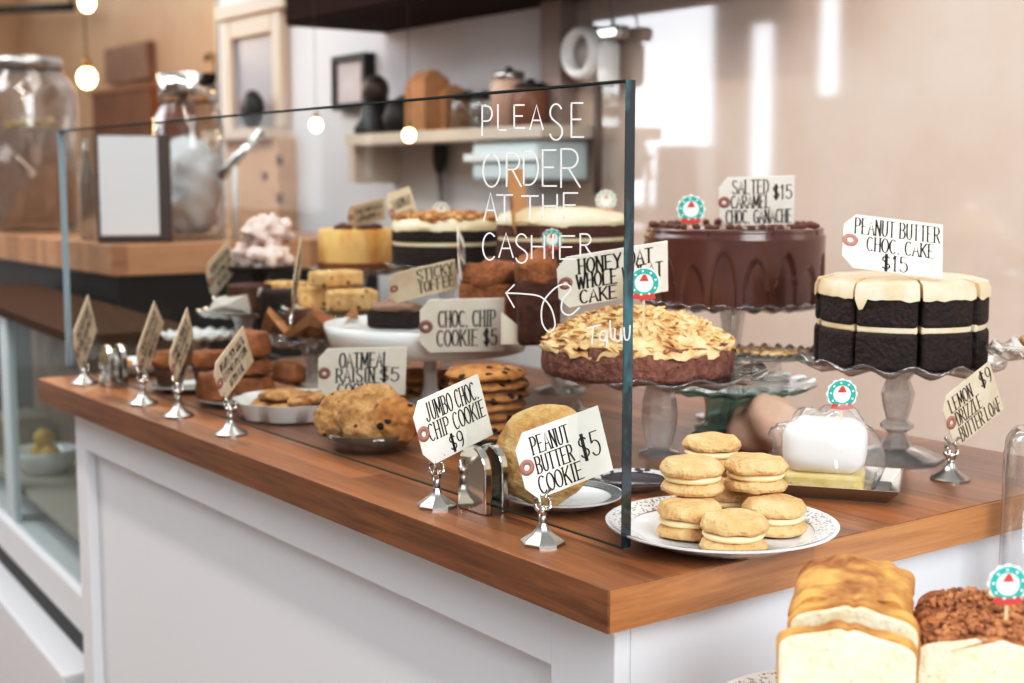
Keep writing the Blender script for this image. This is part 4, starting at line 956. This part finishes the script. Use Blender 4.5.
# dispensers and napkins on the back bar
q = colm(38, .66, bz); dj = dep(q); s = dj/F
o = thing('drink_dispenser', 'large glass drink dispenser with steel lid at the far left on the back bar', 'dispenser', q)
rj, hj = 50*s, 160*s
M().lathe([(0, 0), (rj, 0), (rj, hj*.82), (rj*.95, hj*.9), (rj*.72, hj*.97), (rj*.70, hj), (rj*.66, hj), (rj*.9, hj*.88), (rj*.95, .01), (0, .01)], 48).build('jar', clear('dispenser_glass', (.95, .94, .93), .09, .04, .5, .05, (.7, .65, .6)), o)
M().lathe([(rj*.72, hj*.985), (rj*.74, hj*.985), (rj*.74, hj*1.06), (0, hj*1.075)], 40).build('lid', STEEL, o)['label'] = 'brushed steel lid'
M().lathe([(0, .012), (rj*.93, .012), (rj*.93, hj*.62), (0, hj*.62)], 40).build('drink', clear('iced_drink', (.78, .70, .64), .06, .05, .5, .22, (.38, .30, .25)), o)
m = M(); rr = random.Random(4)
for k in range(7): m.lathe([(0, 0), (.03, 0), (.03, .006), (0, .006)], 18, X=Matrix.Translation((rr.uniform(-.05, .05), rr.uniform(-.05, .05), hj*.63+rr.uniform(0, .02))) @ Matrix.Rotation(rr.uniform(-.5, .5), 4, 'X'))
m.build('lemon_slices', mat('lemon_slice', 'cfb548', .5), o)
q = az(192, 237, bz); dj = dep(q); s = dj/F; o = thing('storage_jar', 'glass jar with ridged steel lid full of crumpled white paper on the back bar', 'jar', q)
rj, hj = 34*s, 143*s
M().lathe([(0, 0), (rj, 0), (rj, hj*.82), (rj*.8, hj*.9), (rj*.8, hj*.96), (rj*.75, hj*.96), (rj*.93, hj*.8), (rj*.95, .01), (0, .01)], 40).build('jar', JARG, o)
M().lathe([(rj*.83, hj*.93), (rj*.85, hj*.93), (rj*.85, hj*1.12), (0, hj*1.14)], 40, lambda t_, r, z: (r*(1+.02*math.cos(24*t_)), z)).build('lid', CHROME, o)['label'] = 'ridged shiny lid'
m = M().blob((0, 0, hj*.36), (rj*.86, rj*.86, hj*.35), .035, 22, 36, 24, flat=-hj*.335, seed=3); m.build('paper_filling', mat('white_tissue', 'f2f4f6', .7), o)['label'] = 'crumpled white paper'
q = colm(136, .62, bz); s = dep(q)/F; hd_ = face_cam(q)+R(90); o = thing('napkin_dispenser', 'upright napkin dispenser with white front between the two glass jars', 'napkin dispenser', q, rz=hd_)
wn, hn = 28*s, 106*s
M().b2((-wn-.01, -.05, 0), (wn+.035, .10, hn)).build('housing', mat('dark_brown_metal', '4a3a34', .4), o, smooth=False, bevel=.006)
M().b2((-wn, -.056, .02), (wn, -.05, hn-.005)).build('front', mat('napkin_white', 'dcdde0', .6), o, smooth=False)['label'] = 'white napkin front'
q = colm(95, .58, bz); s = dep(q)/F; o = thing('glass_bottle', 'narrow glass bottle between the big dispenser and the napkin dispenser', 'bottle', q)
M().lathe([(0, 0), (.022, 0), (.022, 60*s), (.010, 82*s), (.010, 100*s), (0, 100*s)], 24).build('body', clear('bottle_glass', (.7, .66, .63), .1, .04, .5, .2, (.5, .45, .42)), o)
q = az(236, 240, bz); s = dep(q)/F
o = thing('serving_tongs', 'steel tongs leaning in a white stand beside the storage jar', 'tongs', q)
M().tube([(0, 0, 0), (0, 0, 85*s), (.03, .03, 90*s)], .010, 8).build('stand', mat('white_rod', 'd8d5d0', .4), o)
sd = Vector((rt.x, rt.y, 0)); M().tube([sd*(-14*s)+Vector((0, 0, 62*s)), sd*(28*s)+Vector((0, 0, 108*s))], .014, 10).build('handle', CHROME, o)

# ------------------------------------------------------------------ wall things
def wall_box(name, label, cat, a, b, y0, y1, mt, group=None, **k):
    p0 = ay(a[0], a[1], y0); p1 = ay(b[0], b[1], y0)
    o = M().b2((p0.x, y0, p1.z), (p1.x, y1, p0.z)).build(name, mt, loc=(0, 0, ZC), smooth=False, **k); return tag_obj(o, label, cat, group)
# dark overhead cabinet
p0 = ay(287, 26, 1.33)
t = thing('wall_cabinet', 'dark brown overhead cabinet at the top of the picture', 'cabinet', (0, 0, 0))
M().b2((p0.x, 1.33, p0.z), (p0.x+1.9, 1.7, p0.z+.5)).build('body', mat('dark_cabinet', '2a1812', .85, spec=.1), t, smooth=False)
M().b2((p0.x+.95, 1.322, p0.z+.01), (p0.x+1.89, 1.33, p0.z+.49)).build('door', mat('dark_cabinet', '2b1a14'), t, smooth=False)
M().b2((p0.x+.01, 1.322, p0.z+.01), (p0.x+.94, 1.33, p0.z+.49)).build('door', mat('dark_cabinet', '2b1a14'), t, smooth=False)
# black picture frame
p0 = ay(332, 57, 1.66); p1 = ay(366, 108, 1.66)
t = thing('picture_frame', 'black framed pale print on the wall above the glass', 'picture', (0, 0, 0))
x0_, x1_, z0_, z1_ = p0.x, p1.x, p1.z, p0.z; fwid = .022
m = M(); m.b2((x0_, 1.655, z0_), (x0_+fwid, 1.70, z1_)); m.b2((x1_-fwid, 1.655, z0_), (x1_, 1.70, z1_)); m.b2((x0_+fwid, 1.655, z0_), (x1_-fwid, 1.70, z0_+fwid)); m.b2((x0_+fwid, 1.655, z1_-fwid), (x1_-fwid, 1.70, z1_))
m.build('frame', DARK, t, loc=(0, 0, 0), smooth=False)
M().b2((x0_+.01, 1.667, z0_+.01), (x1_-.01, 1.69, z1_-.01)).build('print', mat('print_paper', 'd3c8c4', .7, c2='c4b8b6', scale=8), t, smooth=False)
for ch in t.children: pass
# white framed niche at left
p0 = ay(222, 22, 1.66); p1 = ay(284, 200, 1.66); pm = ay(250, 130, 1.66)
t = thing('white_niche_cabinet', 'white framed wall cabinet with grey interior left of the picture', 'cabinet', (0, 0, 0))
xa, xb, za, zbm = p0.x, p1.x, p0.z, pm.z; f_ = .08
m = M(); m.b2((xa, 1.655, zbm), (xa+f_, 1.699, za)); m.b2((xb-f_, 1.655, zbm), (xb, 1.699, za)); m.b2((xa+f_, 1.655, za-f_), (xb-f_, 1.699, za)); m.b2((xa-.04, 1.64, za), (xb+.05, 1.699, za+.06))
m.build('frame', mat('cream_frame', 'cbb9a8', .5), t, smooth=False, bevel=.01)
M().b2((xa+f_, 1.68, zbm), (xb-f_, 1.69, za-f_)).build('back_panel', mat('blue_grey_panel', '9a9aa4', .4), t, smooth=False)
M().b2((xa, 1.56, zbm-.04), (xb, 1.699, zbm)).build('shelf', mat('cream_frame', 'cbb9a8'), t, smooth=False)
q = ay(252, 108, 1.605); m = M().blob((0, 0, .0), (.072, .042, .075), .004, 20, 20, 12, seed=1)
q = Vector((q.x, 1.605, zbm+.074))
single(m, 'black_pot', 'small round black pot on the white cabinet shelf', 'pot', q, DARK)
pa = ay(230, 140, 1.64); pb_ = ay(284, 245, 1.64)
t = thing('wooden_board', 'pale wooden board with dark screw holes under the white cabinet', 'board', (0, 0, 0))
M().b2((pa.x, 1.62, -ZC), (pb_.x, 1.698, zbm-.041)).build('board', mat('pale_wood', 'cfa98a', .6, c2='c09a78', scale=8, stretch=(1, 1, 6)), t, smooth=False)
for px, py in ((278, 160), (264, 176), (278, 198)):
    c = ay(px, py, 1.615); M().lathe([(0, 0), (.018, 0), (.018, .01)], 12, X=Matrix.Translation((c.x, 1.615, c.z)) @ Matrix.Rotation(R(-90), 4, 'X')).build('screw_hole', mat('hole_dark', '6a4a38'), t)
for ch_root in [o for o in bpy.data.objects if o.parent is None and o.type == 'EMPTY' and o.name.startswith(('picture_frame', 'white_niche', 'wooden_panel', 'wall_cabinet'))]: pass
# wall shelf with its things
pa = ay(350, 134, 1.50); pb_ = ay(547, 122, 1.50); zs = ay(440, 130, 1.5).z
t = thing('wall_shelf', 'pale wall shelf behind the glass carrying bags and jars', 'shelf', (0, 0, 0))
M().b2((pa.x, 1.48, zs-.035), (pb_.x, 1.7, zs)).build('board', mat('shelf_paint', 'cdbfb2', .5), t, smooth=False)
for px in (372, 520):
    c = ay(px, 140, 1.6); M().b2((c.x-.02, 1.52, zs-.16), (c.x+.02, 1.7, zs-.035)).build('bracket', mat('shelf_paint', 'cdbfb2'), t, smooth=False)
def shelf_pt(px, Y=1.59): c = ay(px, 130, Y); return Vector((c.x, Y, zs))
s4 = dep(shelf_pt(400))/F
q = shelf_pt(376); o = thing('coffee_grinder', 'black hand grinder at the left end of the wall shelf', 'grinder', q)
M().lathe([(0, 0), (.07, 0), (.075, .02), (.05, .06), (.045, .12), (0, .13)], 24).build('body', DARK, o)
M().blob((0, 0, .15), (.048, .045, .05), 0).build('head', mat('dark_bronze', '3a2a22', .4), o)
q = shelf_pt(404); o = thing('black_kettle', 'squat black kettle right of the grinder on the wall shelf', 'kettle', q)
M().lathe([(0, 0), (.06, 0), (.07, .05), (.05, .10), (.02, .115), (0, .125)], 24).build('body', DARK, o)
M().tube([(.05, 0, .05), (.10, 0, .09), (.11, 0, .10)], .01).build('spout', DARK, o)
for px, h_, w_, lb in [(428, 58*s4, .058, 'taller brown paper bag on the wall shelf'), (449, 44*s4, .052, 'shorter brown paper bag on the wall shelf')]:
    q = shelf_pt(px, 1.57 if px < 440 else 1.62)
    m = M(); w2 = w_; V = []
    for z, k in ((0, 1), (h_*.7, .98), (h_*.85, .9), (h_, .6)):
        V += [(-w2*k, -.05*k if z < h_*.9 else -.012, z), (w2*k, -.05*k if z < h_*.9 else -.012, z), (w2*k, .05*k if z < h_*.9 else .012, z), (-w2*k, .05*k if z < h_*.9 else .012, z)]
    m.add(V, [(3, 2, 1, 0)]+[(j*4+i, j*4+(i+1) % 4, (j+1)*4+(i+1) % 4, (j+1)*4+i) for j in range(3) for i in range(4)]+[(12, 13, 14, 15)])
    single(m, 'paper_bag', lb, 'paper bag', q, KRAFT, 'brown paper bags on the wall shelf', smooth=False, sub=1)
for k, (px, h_, r_, mt, lm, lb) in enumerate([(467, 42, .05, JARG, DARK, 'glass jar with dark lid beside the paper bags on the shelf'), (486, 40, .05, JARG, DARK, 'glass jar with dark lid in the middle of the shelf jars'), (509, 62, .055, mat('canister', 'bfa08e', .4), STEEL, 'tan canister with knob lid on the shelf'), (531, 48, .05, mat('brown_jar', '8a5a44', .4), DARK, 'brown jar at the right end of the wall shelf')]):
    q = shelf_pt(px, 1.6); h_ *= s4*.8; o = thing('shelf_jar', lb, 'jar', q, group='jars on the wall shelf')
    M().lathe([(0, 0), (r_, 0), (r_, h_*.8), (r_*.8, h_*.88), (0, h_*.88)], 24).build('body', mt, o)
    M().lathe([(0, h_*.86), (r_*.85, h_*.86), (r_*.85, h_), (.012, h_*1.02), (.012, h_*1.08), (0, h_*1.1)], 24).build('lid', lm, o)
q0 = ay(466, 134, 1.48); q1 = ay(530, 168, 1.48)
t = thing('white_dish_rack', 'pale blue-white rack hung under the wall shelf behind the word please', 'rack', (0, 0, 0))
M().b2((q0.x, 1.50, zs-.15), (q1.x, 1.69, zs-.036)).build('body', mat('pale_blue_white', 'd3e1e4', .35), t, smooth=False, bevel=.01)
M().b2((q0.x-.02, 1.485, zs-.095), (q1.x+.02, 1.50, zs-.075)).build('rail', mat('rail_white', 'eef4f4', .3), t, smooth=False)
q = ay(426, 142, 1.62); t = thing('hanging_brush', 'black brush hanging on the wall under the shelf', 'brush', Vector((q.x, 1.66, q.z)))
M().blob((0, 0, -.04), (.03, .02, .065), 0).build('head', DARK, t)
M().tube([(0, .0, -.10), (.02, 0, -.28)], .01).build('handle', mat('grey_handle', '8a8280'), t)
t.location.y = 1.672
# round white hanging scale
q = ay(588, 53, 1.655); s5 = dep(q)/F; t = thing('hanging_scale', 'white round dial scale hanging on chrome arm above the glass', 'scale', q, rz=0)
X = Matrix.Rotation(R(90), 4, 'X'); r_ = 27*s5
M().lathe([(r_*.62, .0), (r_*.62, .03), (r_*.8, .05), (r_, .03), (r_, -.03), (r_*.62, -.03)], 48, X=X).build('ring', mat('scale_white', 'e9e7e4', .35), t)
M().lathe([(0, .012), (r_*.64, .012), (r_*.64, -.02), (0, -.02)], 40, X=X).build('dial', mat('dial_grey', 'b5aea8', .5), t)
M().b2((r_*.75, -.02, r_*.35), (r_*2.0, .03, r_*.85)).build('arm', CHROME, t, smooth=False, bevel=.01)
M().b2((r_*.85, -.03, -r_*1.3), (r_*1.5, .03, r_*.4)).build('housing', mat('scale_white', 'e9e7e4'), t, smooth=False, bevel=.02)
M().tube([(r_*.6, 0, -r_*1.0), (r_*.62, 0, -r_*5.2)], .012).build('rod', mat('rod_brown', '6b5a50'), t)
M().tube([(r_*.1, 0, r_*.9), (-r_*.1, 0, r_*2.3)], .003).build('cord', mat('cord_grey', 'a8a29c'), t); M().tube([(r_*1.4, 0, r_*.8), (r_*1.1, 0, r_*2.3)], .003).build('cord', mat('cord_grey', 'a8a29c'), t)

# ------------------------------------------------------------------ warm far room at left
BULB = mat('bulb_glow', 'ffd9a0', .3, emit=14)
def pendant(px, py, d, r, label, name='bulb_or_reflection', cord=1.2):
    q = ad(px, py, d); o = thing(name, label, 'lamp', q, group='warm hanging bulbs')
    M().blob((0, 0, 0), (r, r, r*1.15)).build('bulb', BULB, o)
    M().lathe([(0, r*1.0), (r*.45, r*1.0), (r*.45, r*2), (0, r*2)], 16).build('socket', mat('brass', '8a6a3a', .3, 1), o)
    M().tube([(0, 0, r*1.9), (0, 0, r*1.9+cord)], .004 if r > .03 else .0012, 6).build('cord', mat('cord_dark', '4a3a30'), o)
    if r < .03: return
    l = bpy.data.lights.new('bulb_light', 'POINT'); l.energy = 6; l.color = (1, .72, .42); l.shadow_soft_size = r*1.3
    lo = bpy.data.objects.new('bulb_light', l); col.objects.link(lo); lo.location = W(q+Vector((.0, -.12, -.15)))
pendant(87, 78, 6.4, .042, 'warm glowing bulb hanging lower at the left, beside the drink dispenser')
pendant(87, 3, 6.1, .034, 'warm glowing bulb at the top edge of the picture on the left')
pendant(316, 125, 4.3, .019, 'small glowing ball as a lamp reflection, left under the glass top edge', cord=.9)  # glowing ball added in place of a lamp reflected in the glass
pendant(409, 135, 4.0, .018, 'small glowing ball as a lamp reflection, in front of the wall shelf', cord=.9)  # second stand-in for a lamp reflection, built as a glowing ball
p0 = ay(104, 52, YF-.02); p1 = ay(150, 76, YF-.02)
wall_box('wall_sign', 'brown wooden wall sign in the warm far room', 'sign', (104, 50), (148, 78), YF-.06, YF-.001, mat('sign_brown', '8f6a52', .6, c2='a57f64', scale=5))
p0 = ay(92, 92, YF-.35); p1 = ay(150, 92, YF-.35); o = thing('far_cupboard', 'dark brown cupboard in the warm far room behind the bulbs', 'cupboard', (0, 0, -ZC))
M().b2((p0.x, YF-.35, 0), (p1.x, YF-.002, p0.z+ZC-.03)).build('body', mat('cupboard_brown', '8a5a3a', .6, c2='74492e', scale=5), o, smooth=False)
M().b2((p0.x-.02, YF-.37, p0.z+ZC-.03), (p1.x+.02, YF-.002, p0.z+ZC)).build('top', mat('cupboard_top', '9a6a48', .5), o, smooth=False)
q = ay(212, 75, YF-.12); o = thing('wall_sconce', 'curved brass wall sconce left of the white cabinet', 'sconce', q)
M().tube(smooth_path([(-.09, 0, .12), (.0, 0, .13), (.07, 0, .08), (.0, 0, .02), (-.02, 0, -.06), (.05, 0, -.14)]+[]) if False else [(-.09, 0, .12), (-.02, 0, .14), (.05, 0, .12), (.08, 0, .06), (.03, 0, 0), (-.01, 0, -.06), (.02, 0, -.12), (.08, 0, -.17)], .022, 10).build('arm', mat('brass', '8a6a3a'), o)
M().b2((-.05, .06, -.06), (.05, .12, .06)).build('wall_plate', mat('brass', '8a6a3a'), o, smooth=False)
M().tube([(0, .07, 0), (.03, 0, 0)], .012).build('bracket', mat('brass', '8a6a3a'), o)
pz_ = ay(-30, 11, YF-.25); pz2 = ay(72, 7, YF-.25); o = thing('ceiling_pipe', 'black pipe running along the top left of the far room', 'pipe', (0, 0, 0))
M().tube([tuple(pz_), tuple(pz2)], .035, 10).build('pipe', DARK, o)
M().tube([tuple(pz2), (pz2.x, pz2.y, pz2.z+.7)], .015, 8).build('hanger', DARK, o)
# things written straight in counter coordinates stand at the counter height
for o in bpy.data.objects:
    pass

# ------------------------------------------------------------------ light
def area(name, loc, target, size, energy, color):
    l = bpy.data.lights.new(name, 'AREA'); l.shape = 'RECTANGLE'; l.size, l.size_y = size; l.energy = energy; l.color = color
    o = bpy.data.objects.new(name, l); col.objects.link(o); o.location = W(loc)
    o.rotation_euler = (Vector(target)-Vector(loc)).to_track_quat('-Z', 'Y').to_euler(); return o
area('window_daylight', (2.3, -.3, 1.5), (-.3, .4, 0), (1.6, 1.6), 88, (.93, .97, 1))
area('ceiling_lamps', (-1.0, -.72, 2.3), (-1.0, .1, 0), (3.0, .12), 44, (1, .91, .82))
area('ceiling_glow', (-2.0, .95, 2.3), (-2.0, 1.3, 0), (3.0, .8), 28, (1, .94, .88))
area('left_front_fill', (-3.4, -1.7, 2.7), (-3.2, 1.0, .2), (1.4, 1.4), 55, (.95, .98, 1))  # unseen fill added to brighten the left side
area('room_glow', (-6.5, 1.8, 2.0), (-6, 3, .5), (2, 2), 60, (1, .75, .5))
w = bpy.data.worlds.new('sky'); bpy.context.scene.world = w; w.use_nodes = True; N = w.node_tree.nodes; L = w.node_tree.links
bg = N['Background']; tc = N.new('ShaderNodeTexCoord'); sp = N.new('ShaderNodeVectorMath'); sp.operation = 'DOT_PRODUCT'
sd = Vector((-.72, -.69, .08)).normalized(); sp.inputs[1].default_value = sd
L.new(tc.outputs['Generated'], sp.inputs[0])
rp = N.new('ShaderNodeValToRGB'); e = rp.color_ramp.elements; e[0].position = .80; e[0].color = (.60, .63, .66, 1); e[1].position = .96; e[1].color = (5.0, 5.3, 5.7, 1)
L.new(sp.outputs['Value'], rp.inputs['Fac']); L.new(rp.outputs['Color'], bg.inputs['Color']); bg.inputs['Strength'].default_value = 1.0
sc = bpy.context.scene
sc.view_settings.view_transform = 'Standard'; sc.view_settings.look = 'None'; sc.view_settings.exposure = -0.06
vs = sc.view_settings; vs.use_curve_mapping = True; cu = vs.curve_mapping.curves[3]
cu.points.new(.10, .075); cu.points.new(.30, .275); cu.points.new(.70, .745); vs.curve_mapping.update()
sc.cycles.max_bounces = 10; sc.cycles.transparent_max_bounces = 24; sc.cycles.caustics_reflective = False; sc.cycles.caustics_refractive = False
sc.cycles.use_denoising = True; sc.cycles.sample_clamp_indirect = 6
